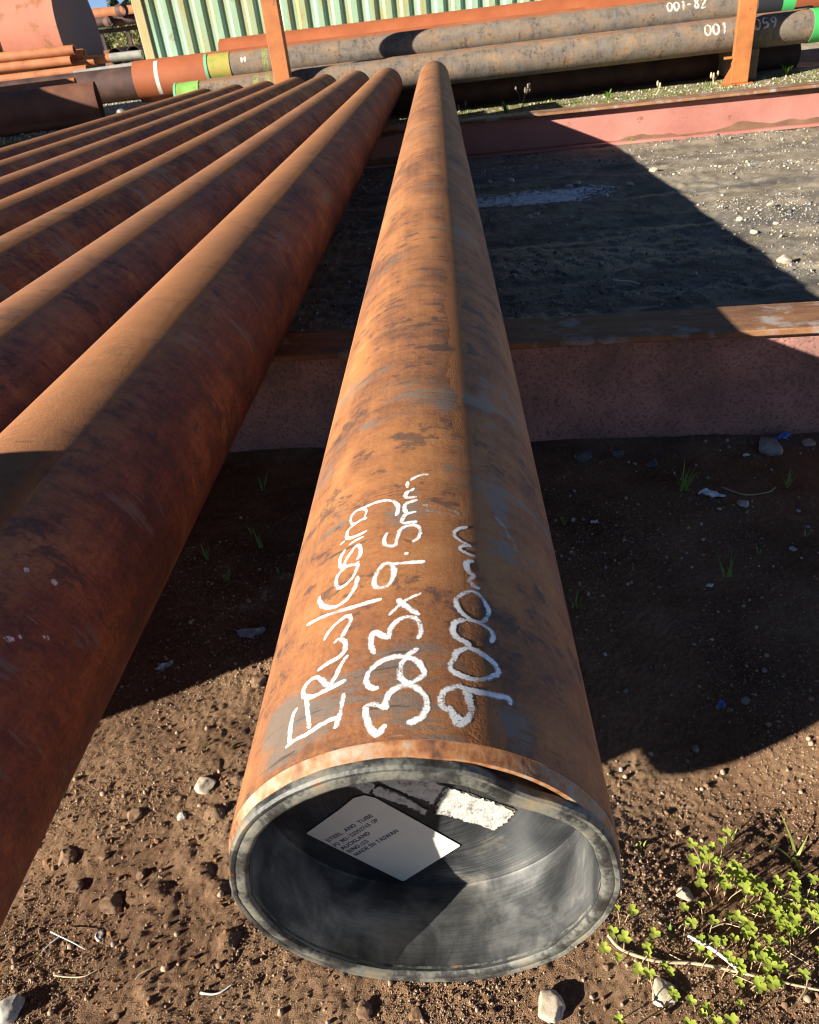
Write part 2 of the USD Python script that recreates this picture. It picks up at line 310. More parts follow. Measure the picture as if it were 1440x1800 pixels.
M['container_rust'] = mixed('container_post_look', [(0.3, (0.28, 0.16, 0.06)), (0.5, (0.42, 0.33, 0.15)), (0.7, (0.46, 0.43, 0.24))], 3.0, 6, stretch=(1, 1, 0.3), rough=(0.6, 0.8))
M['green_cap'] = mixed('green_cap_look', [(0.3, (0.20, 0.17, 0.045)), (0.46, (0.19, 0.34, 0.07)), (0.60, (0.23, 0.46, 0.11)), (0.75, (0.33, 0.40, 0.11))], 7.0, 5, rough=(0.45, 0.65), bump=0.1)
M['tan_cap'] = mixed('yellowed_cap_look', [(0.34, (0.17, 0.30, 0.06)), (0.45, (0.30, 0.30, 0.06)), (0.55, (0.40, 0.30, 0.07)), (0.68, (0.36, 0.22, 0.06))], 7.0, 5, rough=(0.45, 0.65), bump=0.1)
M['mint_cap'] = plain('mint_cap_rim_look', (0.16, 0.46, 0.26), 0.45)
M['bright_green'] = plain('bright_green_band_look', (0.06, 0.42, 0.11), 0.45)
M['black'] = plain('black_band_look', (0.022, 0.022, 0.024), 0.5)
M['white_paint'] = mixed('white_paint_look', [(0.3, (0.52, 0.47, 0.38)), (0.55, (0.74, 0.71, 0.64)), (0.75, (0.80, 0.78, 0.74))], 14, 5, rough=(0.6, 0.8))
M['dull_steel'] = mixed('dull_grey_pipe_look', [(0.3, (0.17, 0.16, 0.14)), (0.6, (0.30, 0.29, 0.26)), (0.8, (0.38, 0.36, 0.32))], 6, 5, rough=(0.5, 0.7))
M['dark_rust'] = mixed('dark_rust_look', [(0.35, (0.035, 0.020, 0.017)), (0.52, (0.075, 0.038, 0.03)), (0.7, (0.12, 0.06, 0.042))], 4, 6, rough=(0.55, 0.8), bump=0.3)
M['brown_rust'] = mixed('brown_rust_look', [(0.3, (0.10, 0.044, 0.03)), (0.5, (0.18, 0.075, 0.045)), (0.7, (0.26, 0.11, 0.06))], 3, 6, rough=(0.5, 0.8), bump=0.3, spots=(0.22, 0.20, 0.18), spot_scale=4, spot_at=(0.66, 0.76))
M['orange_rust'] = mixed('orange_rust_look', [(0.3, (0.26, 0.085, 0.035)), (0.5, (0.40, 0.145, 0.055)), (0.7, (0.47, 0.21, 0.10))], 4, 6, rough=(0.6, 0.8), bump=0.2)
M['timber'] = mixed('old_timber_look', [(0.3, (0.10, 0.075, 0.05)), (0.6, (0.20, 0.15, 0.10)), (0.8, (0.27, 0.21, 0.15))], 5, 6, stretch=(0.6, 6, 6), rough=(0.8, 0.95))

# steel end cap: scuffed dark steel with circular tool marks about its own axis
def cap_look(name, ramp, metallic, rough, dust, blotch=0.60):
    n = {'tc': ('texture_coordinate', {}), 's': ('separate_xyz', {}), 'x2': ('math', {'math_type': 'multiply'}), 'z2': ('math', {'math_type': 'multiply_add'}),
         'rad': ('math', {'math_type': 'sqrt'}), 'a': ('math', {'math_type': 'arctan2'}), 'c': ('combine_xyz', {}),
         'm': ('mapping', {'scale': (900.0, 0.9, 650.0)}), 'n1': ('noise_texture', {'scale': 1.0, 'detail': 4.0, 'roughness': 0.65}),
         'n2': ('noise_texture', {'scale': 16.0, 'detail': 7.0, 'roughness': 0.62, 'distortion': 0.5}), 'n3': ('noise_texture', {'scale': 300.0, 'detail': 3.0}),
         'mx': ('mix', {'mix_type': 'mix', 'fac': blotch}), 'rp': ('rgb_ramp', {'ramp': ramp}),
         'd': ('map_range', {'range_type': 'smoothstep', 'from_min': dust[0], 'from_max': dust[1], 'to_min': 0.0, 'to_max': dust[2]}),
         'md': ('mix', {'mix_type': 'mix', 'color2': (0.32, 0.255, 0.165)}),
         'rr': ('map_range', {'from_min': 0.3, 'from_max': 0.7, 'to_min': rough[0], 'to_max': rough[1]}),
         'im': ('math', {'math_type': 'multiply_add', 'value2': -metallic, 'value3': metallic}),
         'h': ('math', {'math_type': 'multiply_add', 'value2': 0.5}),
         'b': ('bump', {'strength': 0.22, 'distance': 0.0006}), 'p': ('principled_bsdf', {'specular_ior_level': 0.4})}
    l = [('tc.object', 's.vector'), ('s.x', 'x2.value1'), ('s.x', 'x2.value2'), ('s.z', 'z2.value1'), ('s.z', 'z2.value2'), ('x2.value', 'z2.value3'), ('z2.value', 'rad.value1'),
         ('s.x', 'a.value1'), ('s.z', 'a.value2'), ('rad.value', 'c.x'), ('a.value', 'c.y'), ('s.y', 'c.z'), ('c.vector', 'm.vector'), ('m.vector', 'n1.vector'),
         ('tc.object', 'n2.vector'), ('tc.object', 'n3.vector'), ('n1.fac', 'mx.color1'), ('n2.fac', 'mx.color2'), ('mx.color', 'rp.fac'),
         ('n2.fac', 'd.value'), ('d.result', 'md.fac'), ('rp.color', 'md.color1'), ('md.color', 'p.base_color'), ('n2.fac', 'rr.value'), ('rr.result', 'p.roughness'),
         ('d.result', 'im.value1'), ('im.value', 'p.metallic'), ('n3.fac', 'h.value1'), ('n1.fac', 'h.value3'), ('h.value', 'b.height'), ('b.normal', 'p.normal')]
    return usdkit.material(stage, L + name, n, l, surface='p.BSDF')
M['cap'] = cap_look('scuffed_steel_cap_look', [(0.38, (0.014, 0.015, 0.017)), (0.47, (0.030, 0.032, 0.034)), (0.55, (0.058, 0.060, 0.060)), (0.64, (0.15, 0.15, 0.145))], 0.25, (0.36, 0.50), (0.56, 0.74, 0.4))
M['sleeve'] = cap_look('worn_steel_sleeve_look', [(0.36, (0.05, 0.051, 0.053)), (0.47, (0.12, 0.122, 0.122)), (0.55, (0.21, 0.21, 0.205)), (0.66, (0.33, 0.325, 0.31))], 0.70, (0.30, 0.42), (0.58, 0.70, 0.40), 0.85)
M['lip'] = mixed('grey_green_lip_look', [(0.40, (0.022, 0.022, 0.021)), (0.475, (0.050, 0.050, 0.045)), (0.505, (0.10, 0.10, 0.085)), (0.56, (0.14, 0.137, 0.112)), (0.66, (0.22, 0.165, 0.095))], 26.0, 8, rough=(0.4, 0.62), bump=0.35, bump_scale=260, bdist=0.001, spots=(0.26, 0.105, 0.04), spot_scale=34, spot_at=(0.63, 0.68))
M['bevel'] = mixed('bare_bevel_look', [(0.34, (0.10, 0.055, 0.035)), (0.43, (0.24, 0.095, 0.038)), (0.50, (0.33, 0.15, 0.062)), (0.58, (0.30, 0.22, 0.15)), (0.7, (0.38, 0.30, 0.22))], 30, 8, rough=(0.45, 0.7), bump=0.3)
M['paper'] = mixed('paper_label_look', [(0.3, (0.66, 0.64, 0.52)), (0.6, (0.73, 0.71, 0.59)), (0.8, (0.76, 0.74, 0.63))], 20, 4, rough=(0.45, 0.55), bump=0.05)
M['ink'] = plain('printed_ink_look', (0.045, 0.05, 0.085), 0.6)
M['tape'] = mixed('torn_tape_look', [(0.38, (0.16, 0.15, 0.135)), (0.46, (0.44, 0.42, 0.37)), (0.54, (0.54, 0.52, 0.46)), (0.65, (0.62, 0.60, 0.54))], 80, 8, rough=(0.6, 0.8), bump=0.7, bump_scale=240)
M['tape_edge'] = plain('tape_glue_look', (0.09, 0.075, 0.05), 0.7)

def chalk_look(name, color, cut=(0.40, 0.46), scale=620.0, edge=0.0):
    n = {'tc': ('texture_coordinate', {}), 'n': ('noise_texture', {'scale': scale, 'detail': 4.0, 'roughness': 0.7}), 'n2': ('noise_texture', {'scale': 70.0, 'detail': 3.0}),
         'ad': ('math', {'math_type': 'multiply_add', 'value2': 0.35}), 'hf': ('math', {'math_type': 'multiply', 'value2': 0.65}),
         'r': ('map_range', {'range_type': 'smoothstep', 'from_min': cut[0], 'from_max': cut[1], 'to_min': 0.0, 'to_max': 1.0}),
         't': ('transparent_bsdf', {}), 'd': ('diffuse_bsdf', {'color': color}), 'mx': ('mix_closure', {})}
    l = [('tc.object', 'n.vector'), ('tc.object', 'n2.vector'), ('n.fac', 'hf.value1'), ('n2.fac', 'ad.value1'), ('hf.value', 'ad.value3'),
         ('r.result', 'mx.fac'), ('t.BSDF', 'mx.closure1'), ('d.BSDF', 'mx.closure2')]
    if edge:                              # thinner cover towards the edges of a stroke (st.x runs from -1 to 1 across it)
        n.update({'at': ('attribute', {'attribute': 'st'}), 'sx': ('separate_xyz', {}), 'u2': ('math', {'math_type': 'subtract', 'value2': 0.5}), 'ua': ('math', {'math_type': 'absolute'}),
                  'up': ('math', {'math_type': 'power', 'value2': 3.0}), 'sb': ('math', {'math_type': 'multiply_add', 'value2': -edge * 8})})
        l += [('at.vector', 'sx.vector'), ('sx.x', 'u2.value1'), ('u2.value', 'ua.value1'), ('ua.value', 'up.value1'), ('up.value', 'sb.value1'), ('ad.value', 'sb.value3'), ('sb.value', 'r.value')]
    else:
        l += [('ad.value', 'r.value')]
    return usdkit.material(stage, L + name, n, l, surface='mx.closure')
M['chalk'] = chalk_look('chalk_look', (0.82, 0.82, 0.80), cut=(0.405, 0.465), scale=900.0, edge=0.17)
M['old_scuff'] = chalk_look('old_scuff_look', (0.42, 0.37, 0.31), cut=(0.48, 0.58), scale=500.0, edge=0.08)
M['scuff'] = chalk_look('faint_scuff_look', (0.58, 0.56, 0.53), cut=(0.46, 0.54), scale=420.0)

# ground: brown soil in front, dark mud and grit between the beams, mossy gravel behind, by world position
def ground_look():
    n = {'g': ('geometry', {}), 's': ('separate_xyz', {}),
         'n1': ('noise_texture', {'scale': 5.0, 'detail': 8.0, 'roughness': 0.62}), 'n2': ('noise_texture', {'scale': 150.0, 'detail': 5.0, 'roughness': 0.7}),
         'n3': ('noise_texture', {'scale': 700.0, 'detail': 2.0}), 'v': ('voronoi_texture', {'scale': 230.0, 'randomness': 1.0}),
         'mx': ('mix', {'mix_type': 'mix', 'fac': 0.45}),
         'soil': ('rgb_ramp', {'ramp': [(0.32, (0.085, 0.043, 0.022)), (0.43, (0.145, 0.078, 0.040)), (0.51, (0.205, 0.117, 0.061)), (0.59, (0.265, 0.163, 0.090)), (0.70, (0.35, 0.235, 0.142))]}),
         'mud': ('rgb_ramp', {'ramp': [(0.34, (0.045, 0.040, 0.034)), (0.44, (0.095, 0.084, 0.070)), (0.51, (0.16, 0.140, 0.112)), (0.60, (0.24, 0.208, 0.162)), (0.72, (0.34, 0.295, 0.232))]}),
         'grit': ('rgb_ramp', {'ramp': [(0.36, (0.11, 0.09, 0.063)), (0.5, (0.235, 0.193, 0.136)), (0.64, (0.38, 0.32, 0.235))]}),
         'moss': ('rgb_ramp', {'ramp': [(0.34, (0.08, 0.10, 0.02)), (0.46, (0.16, 0.165, 0.04)), (0.54, (0.24, 0.19, 0.10)), (0.66, (0.33, 0.27, 0.18))]}),
         # ruts run across the picture, a little askew
         'yy': ('math', {'math_type': 'multiply_add', 'value2': 0.11}), 'sc': ('math', {'math_type': 'multiply', 'value2': 1.0}),
         'mp': ('mapping', {'scale': (0.55, 3.2, 1.0), 'rotation': (0, 0, 0.11)}), 'nb': ('noise_texture', {'scale': 1.0, 'detail': 5.0, 'roughness': 0.55}),
         'wf': ('map_range', {'range_type': 'smoothstep', 'from_min': 1.45, 'from_max': 1.75, 'to_min': 0.0, 'to_max': 1.0}),
         'gf': ('map_range', {'range_type': 'smoothstep', 'from_min': 0.44, 'from_max': 0.56, 'to_min': 0.0, 'to_max': 1.0}),
         'mf': ('map_range', {'range_type': 'smoothstep', 'from_min': 6.55, 'from_max': 6.75, 'to_min': 0.0, 'to_max': 1.0}),
         'bf': ('map_range', {'range_type': 'smoothstep', 'from_min': 10.2, 'from_max': 10.7, 'to_min': 0.0, 'to_max': 1.0}),
         'ef': ('map_range', {'range_type': 'smoothstep', 'from_min': 5.3, 'from_max': 5.9, 'to_min': 0.0, 'to_max': 0.6}),
         'm1': ('mix', {'mix_type': 'mix'}), 'm2': ('mix', {'mix_type': 'mix'}), 'm3': ('mix', {'mix_type': 'mix'}), 'm4': ('mix', {'mix_type': 'mix'}), 'm5': ('mix', {'mix_type': 'mix'}),
         'wet': ('map_range', {'range_type': 'smoothstep', 'from_min': 0.52, 'from_max': 0.40, 'to_min': 0.93, 'to_max': 0.55}),
         'wm': ('mix', {'mix_type': 'mix', 'color1': (0.93, 0.93, 0.93)}),
         'h': ('math', {'math_type': 'multiply_add', 'value2': 0.4}),
         'b': ('bump', {'strength': 0.75, 'distance': 0.004}), 'p': ('principled_bsdf', {'specular_ior_level': 0.35})}
    l = [('g.position', 's.vector'), ('s.x', 'yy.value1'), ('s.y', 'yy.value3'),
         ('g.position', 'n1.vector'), ('g.position', 'n2.vector'), ('g.position', 'n3.vector'), ('g.position', 'v.vector'), ('n1.fac', 'mx.color1'), ('n2.fac', 'mx.color2'),
         ('mx.color', 'soil.fac'), ('mx.color', 'mud.fac'), ('mx.color', 'grit.fac'), ('mx.color', 'moss.fac'),
         ('g.position', 'mp.vector'), ('mp.vector', 'nb.vector'), ('yy.value', 'wf.value'), ('yy.value', 'mf.value'), ('yy.value', 'bf.value'), ('yy.value', 'ef.value'), ('nb.fac', 'gf.value'),
         ('gf.result', 'm1.fac'), ('mud.color', 'm1.color1'), ('grit.color', 'm1.color2'),
         ('ef.result', 'm5.fac'), ('m1.color', 'm5.color1'), ('grit.color', 'm5.color2'),
         ('wf.result', 'm2.fac'), ('soil.color', 'm2.color1'), ('m5.color', 'm2.color2'),
         ('mf.result', 'm3.fac'), ('m2.color', 'm3.color1'), ('moss.color', 'm3.color2'),
         ('bf.result', 'm4.fac'), ('m3.color', 'm4.color1'), ('grit.color', 'm4.color2'), ('m4.color', 'p.base_color'),
         ('nb.fac', 'wet.value'), ('wf.result', 'wm.fac'), ('wet.result', 'wm.color2'), ('wm.color', 'p.roughness'),
         ('n2.fac', 'h.value1'), ('n3.fac', 'h.value3'), ('h.value', 'b.height'), ('b.normal', 'p.normal')]
    return usdkit.material(stage, L + 'ground_look', n, l, surface='p.BSDF')
M['ground'] = ground_look()
def stone_look(name, ramp, scale=60.0):
    return mixed(name, ramp, scale, 6, rough=(0.75, 0.92), bump=0.5, bump_scale=300, bdist=0.001)
M['st_soil'] = stone_look('soil_clod_look', [(0.3, (0.10, 0.055, 0.03)), (0.5, (0.19, 0.11, 0.06)), (0.7, (0.27, 0.17, 0.10))])
M['st_soil2'] = stone_look('pale_soil_grain_look', [(0.3, (0.24, 0.16, 0.10)), (0.5, (0.36, 0.26, 0.17)), (0.7, (0.46, 0.35, 0.24))])
M['st_rust'] = stone_look('rust_flake_look', [(0.3, (0.14, 0.06, 0.025)), (0.5, (0.25, 0.11, 0.04)), (0.7, (0.33, 0.16, 0.06))])
M['st_tan'] = stone_look('tan_stone_look', [(0.3, (0.32, 0.26, 0.18)), (0.5, (0.43, 0.36, 0.26)), (0.7, (0.52, 0.45, 0.34))])
M['st_white'] = stone_look('pale_stone_look', [(0.3, (0.26, 0.24, 0.20)), (0.5, (0.40, 0.375, 0.325)), (0.7, (0.50, 0.48, 0.43))])
M['st_grey'] = stone_look('grey_stone_look', [(0.3, (0.15, 0.145, 0.125)), (0.5, (0.25, 0.24, 0.21)), (0.7, (0.34, 0.33, 0.29))])
M['st_dark'] = stone_look('dark_stone_look', [(0.3, (0.05, 0.05, 0.052)), (0.5, (0.09, 0.09, 0.092)), (0.7, (0.14, 0.14, 0.14))])
M['st_pink'] = stone_look('pinkish_stone_look', [(0.3, (0.22, 0.16, 0.13)), (0.5, (0.34, 0.26, 0.22)), (0.7, (0.42, 0.34, 0.29))])
M['straw'] = mixed('dry_straw_look', [(0.3, (0.30, 0.22, 0.12)), (0.5, (0.44, 0.35, 0.21)), (0.7, (0.52, 0.44, 0.29))], 40, 4)
M['straw_white'] = plain('bleached_straw_look', (0.62, 0.60, 0.54), 0.6)
M['plastic'] = plain('torn_plastic_look', (0.62, 0.66, 0.70), 0.45)
M['plastic_blue'] = plain('blue_plastic_look', (0.10, 0.20, 0.55), 0.4)
M['plastic_grey'] = plain('grubby_plastic_look', (0.24, 0.25, 0.26), 0.5)
def leaf_look(name, c0, c1, trans=0.35, scale=40.0):
    return usdkit.material(stage, L + name, {
        'tc': ('texture_coordinate', {}), 'oi': ('object_info', {}), 'ad': ('vector_math', {'math_type': 'add'}),
        'n': ('noise_texture', {'scale': scale, 'detail': 3.0}), 'rp': ('rgb_ramp', {'ramp': [(0.3, c0), (0.7, c1)]}),
        'p': ('principled_bsdf', {'roughness': 0.5, 'specular_ior_level': 0.35}), 't': ('translucent_bsdf', {}), 'mx': ('mix_closure', {'fac': trans})},
        [('tc.object', 'ad.vector1'), ('oi.location', 'ad.vector2'), ('ad.vector', 'n.vector'), ('n.fac', 'rp.fac'), ('rp.color', 'p.base_color'), ('rp.color', 't.color'),
         ('p.BSDF', 'mx.closure1'), ('t.BSDF', 'mx.closure2')], surface='mx.closure')
M['clover'] = leaf_look('clover_leaf_look', (0.26, 0.34, 0.035), (0.44, 0.50, 0.085), 0.3)
M['clover_stem'] = plain('clover_stem_look', (0.34, 0.24, 0.13), 0.6)
M['grass'] = leaf_look('grass_blade_look', (0.13, 0.25, 0.055), (0.24, 0.38, 0.09), 0.3)
M['grass_pale'] = leaf_look('pale_grass_look', (0.22, 0.27, 0.05), (0.34, 0.36, 0.09), 0.3)
M['weed'] = leaf_look('weed_leaf_look', (0.13, 0.26, 0.02), (0.24, 0.38, 0.05), 0.35)
M['dead'] = mixed('dead_stalk_look', [(0.3, (0.13, 0.09, 0.06)), (0.6, (0.24, 0.18, 0.12))], 30, 3)
M['pine'] = leaf_look('pine_look', (0.022, 0.045, 0.028), (0.05, 0.085, 0.045), 0.15, 2.0)
M['hedge'] = leaf_look('scrub_look', (0.09, 0.11, 0.03), (0.30, 0.28, 0.12), 0.25, 1.2)
M['bark'] = plain('bark_look', (0.09, 0.065, 0.045), 0.9)

# ------------------------------------------------------------------ ground
RUT = -0.11
def base_z(x, y):
    yy_ = y + 0.1 * x
    z = -0.485 + 0.035 * smooth01(yy_, 1.35, 2.2)
    z = z - 0.085 * np.exp(-((x - 0.42) ** 2 / 0.12 + (y - 0.50) ** 2 / 0.085))
    z = z + smooth01(-x, 2.9, 3.9) * (0.32 * smooth01(y, 8.0, 9.8) + 0.10 * smooth01(y, 9.8, 12.0))
    z = z + (1 - smooth01(-x, 2.9, 3.9)) * 0.40 * smooth01(y, 11.0, 12.2)
    return z

def gz(x, y, detail=True):
    x = np.asarray(x, float); y = np.asarray(y, float)
    z = base_z(x, y)
    near = 1 - smooth01(y + 0.1 * x, 1.4, 2.2)
    mid = smooth01(y + 0.1 * x, 1.5, 2.2) * (1 - smooth01(y, 6.0, 6.6))
    P = np.stack([x, y, 0 * x], -1)
    z = z + near * (0.024 * (meshkit.fbm(P * 4.2, 3, 3) - 0.5) + (0.007 - 0.003 * smooth01(x, -0.1, 0.2)) * (meshkit.fbm(P * 17, 3, 7) - 0.5))
    clod = np.clip(meshkit.noise(P * 30, 12) - 0.62, 0, 1) * np.clip(meshkit.noise(P * 5, 21) - 0.35, 0, 1)
    z = z + near * 0.055 * clod * (1 - 0.95 * smooth01(x, -0.25, 0.05))
    rut = meshkit.fbm(np.stack([x * 0.45, (y - RUT * x) * 3.0, 0 * x], -1), 3, 31)
    z = z + mid * (0.055 * (rut - 0.5) + 0.020 * (meshkit.fbm(P * 7, 3, 41) - 0.5) + 0.012 * (meshkit.fbm(P * 28, 2, 43) - 0.5))
    far = smooth01(y, 6.0, 6.6)
    z = z + far * 0.03 * (meshkit.fbm(P * 2.5, 3, 51) - 0.5)
    if detail:
        z = z + near * (0.0034 * (meshkit.fbm(P * 85, 2, 61) - 0.5) + 0.0036 * (meshkit.noise(P * 220, 67) - 0.5))
    return z

def graded(segments):
    out = []
    for a, b, s0, s1 in segments:
        p, k = a, 0
        while p < b - 1e-6:
            out.append(p)
            p += s0 + (s1 - s0) * (p - a) / (b - a)
    out.append(segments[-1][1])
    return np.array(out)
gx = np.concatenate([-graded([(0.80, 4.0, 0.008, 0.12), (4.0, 30, 0.15, 3), (30, 400, 4, 60)])[::-1][:-1], graded([(-0.80, 0.95, 0.0036, 0.0036), (0.95, 4.0, 0.006, 0.05), (4.0, 30, 0.08, 3), (30, 400, 4, 60)])])
gy = np.concatenate([-graded([(0.05, 30, 0.05, 3), (30, 400, 4, 60)])[::-1][:-1], graded([(-0.05, 1.45, 0.0036, 0.0036), (1.45, 7.0, 0.010, 0.03), (7.0, 14, 0.05, 0.2), (14, 60, 0.3, 4), (60, 400, 5, 50)])])
X, Y = np.meshgrid(gx, gy)
Z = gz(X, Y)
nx, ny = len(gx), len(gy)
ii = (np.arange(ny - 1)[:, None] * nx + np.arange(nx - 1)[None]).ravel()
gf = np.stack([ii, ii + 1, ii + nx + 1, ii + nx], 1)
single('ground', (np.stack([X, Y, Z], -1).reshape(-1, 3), gf), M['ground'], kind='structure', smooth=True)

# ------------------------------------------------------------------ the two bearer beams
def beam(name, label, p0, ang, x0, x1, width, z_top, tf, web_t, web_w, z_web, fz, mats, dirt=False):
    """steel section lying across under the pipes; local x along the beam, local y from its front edge backwards"""
    t = thing(name, label, 'steel beam', (p0[0], p0[1], 0), ang)
    ln = x1 - x0; cx_ = (x0 + x1) / 2
    def strip(y0, y1, z0, z1, jitter=0.0015, step=0.06, bev=0.003, seed=0):
        xs = np.arange(x0, x1 + step, step)
        prof = np.array([(y0 + bev, z1), (y1 - bev, z1), (y1, z1 - bev), (y1, z0 + bev), (y1 - bev, z0), (y0 + bev, z0), (y0, z0 + bev), (y0, z1 - bev)])
        k = len(prof)
        v = np.zeros((len(xs), k, 3)); v[..., 0] = xs[:, None]; v[..., 1:] = prof[None]
        nn = meshkit.fbm(np.stack([xs * 1.7, 0 * xs + seed, 0 * xs], -1), 3, 5) - 0.5
        v[..., 1] += jitter * nn[:, None] * 2; v[..., 2] += jitter * nn[:, None]
        f = []
        for j in range(k):
            a = np.arange(len(xs) - 1) * k + j; b = np.arange(len(xs) - 1) * k + (j + 1) % k
            f.append(np.stack([a, b, b + k, a + k], 1))
        f = np.vstack(f)
        f = np.vstack([f[:, [0, 1, 2]], f[:, [0, 2, 3]]])
        capf = [[0, j, j + 1] for j in range(1, k - 1)]
        base = (len(xs) - 1) * k
        f = np.vstack([f, capf, [[base, base + j + 1, base + j] for j in range(1, k - 1)]])
        mm = trimesh.Trimesh(v.reshape(-1, 3), f, process=False); mm.fix_normals()
        return mm
    part(t, 'top_flange', strip(0, width, z_top - tf, z_top), mats[0], 30)
    part(t, 'web', strip(web_t, web_t + web_w, z_web, z_top - tf - 0.0005, seed=3), mats[1], 30)
    part(t, 'bottom_flange', strip(0.0, width, fz - tf, fz, seed=8), mats[1], 30)
    return t, strip
near_ang = math.atan2(-0.0760, 0.771)
beam('steel_beam', 'near rusty-topped pink steel beam close under the big pipes', (0, 1.576), near_ang, -5.5, 3.2, 0.187, -0.1635, 0.018, 0.030, 0.012, -0.52, -0.52, (M['flange'], M['pink_near']))
far_ang = math.atan2(-0.299, 2.658)
fb, strip = beam('steel_beam', 'far clean pink steel beam beyond the gravel, below the grey pipes', (0, 6.415), far_ang, -5.0, 8.0, 0.22, -0.1635, 0.020, 0.075, 0.012, -0.44, -0.428, (M['flange'], M['pink_far']))
# dried dirt clinging along the foot and under the edge of the far beam's web, with an uneven upper edge
def dirt_band(z_low, amp, up, seed):
    xs = np.arange(-1.0, 7.0, 0.03)
    nn = meshkit.fbm(np.stack([xs * 2.3, 0 * xs, 0 * xs], -1), 4, seed)
    hgt = np.maximum(amp * (nn - 0.28) * 2.2, 0.002)
    v, f = [], []
    for i, x in enumerate(xs):
        v += [(x, 0.0715, z_low), (x, 0.0715, z_low + up * hgt[i]), (x, 0.0745, z_low + up * (hgt[i] + 0.004)), (x, 0.0745, z_low - up * 0.001)]
    for i in range(len(xs) - 1):
        a = i * 4
        for j in range(3):
            f += [[a + j, a + j + 1, a + j + 5], [a + j, a + j + 5, a + j + 4]]
    mm = trimesh.Trimesh(np.array(v), np.array(f), process=False)
    return mm
part(fb, 'dirt_crust', dirt_band(-0.4275, 0.075, 1, 17), M['dirt_edge'], False)
part(fb, 'dirt_crust', dirt_band(-0.184, 0.04, -1, 23), M['dirt_edge'], False)

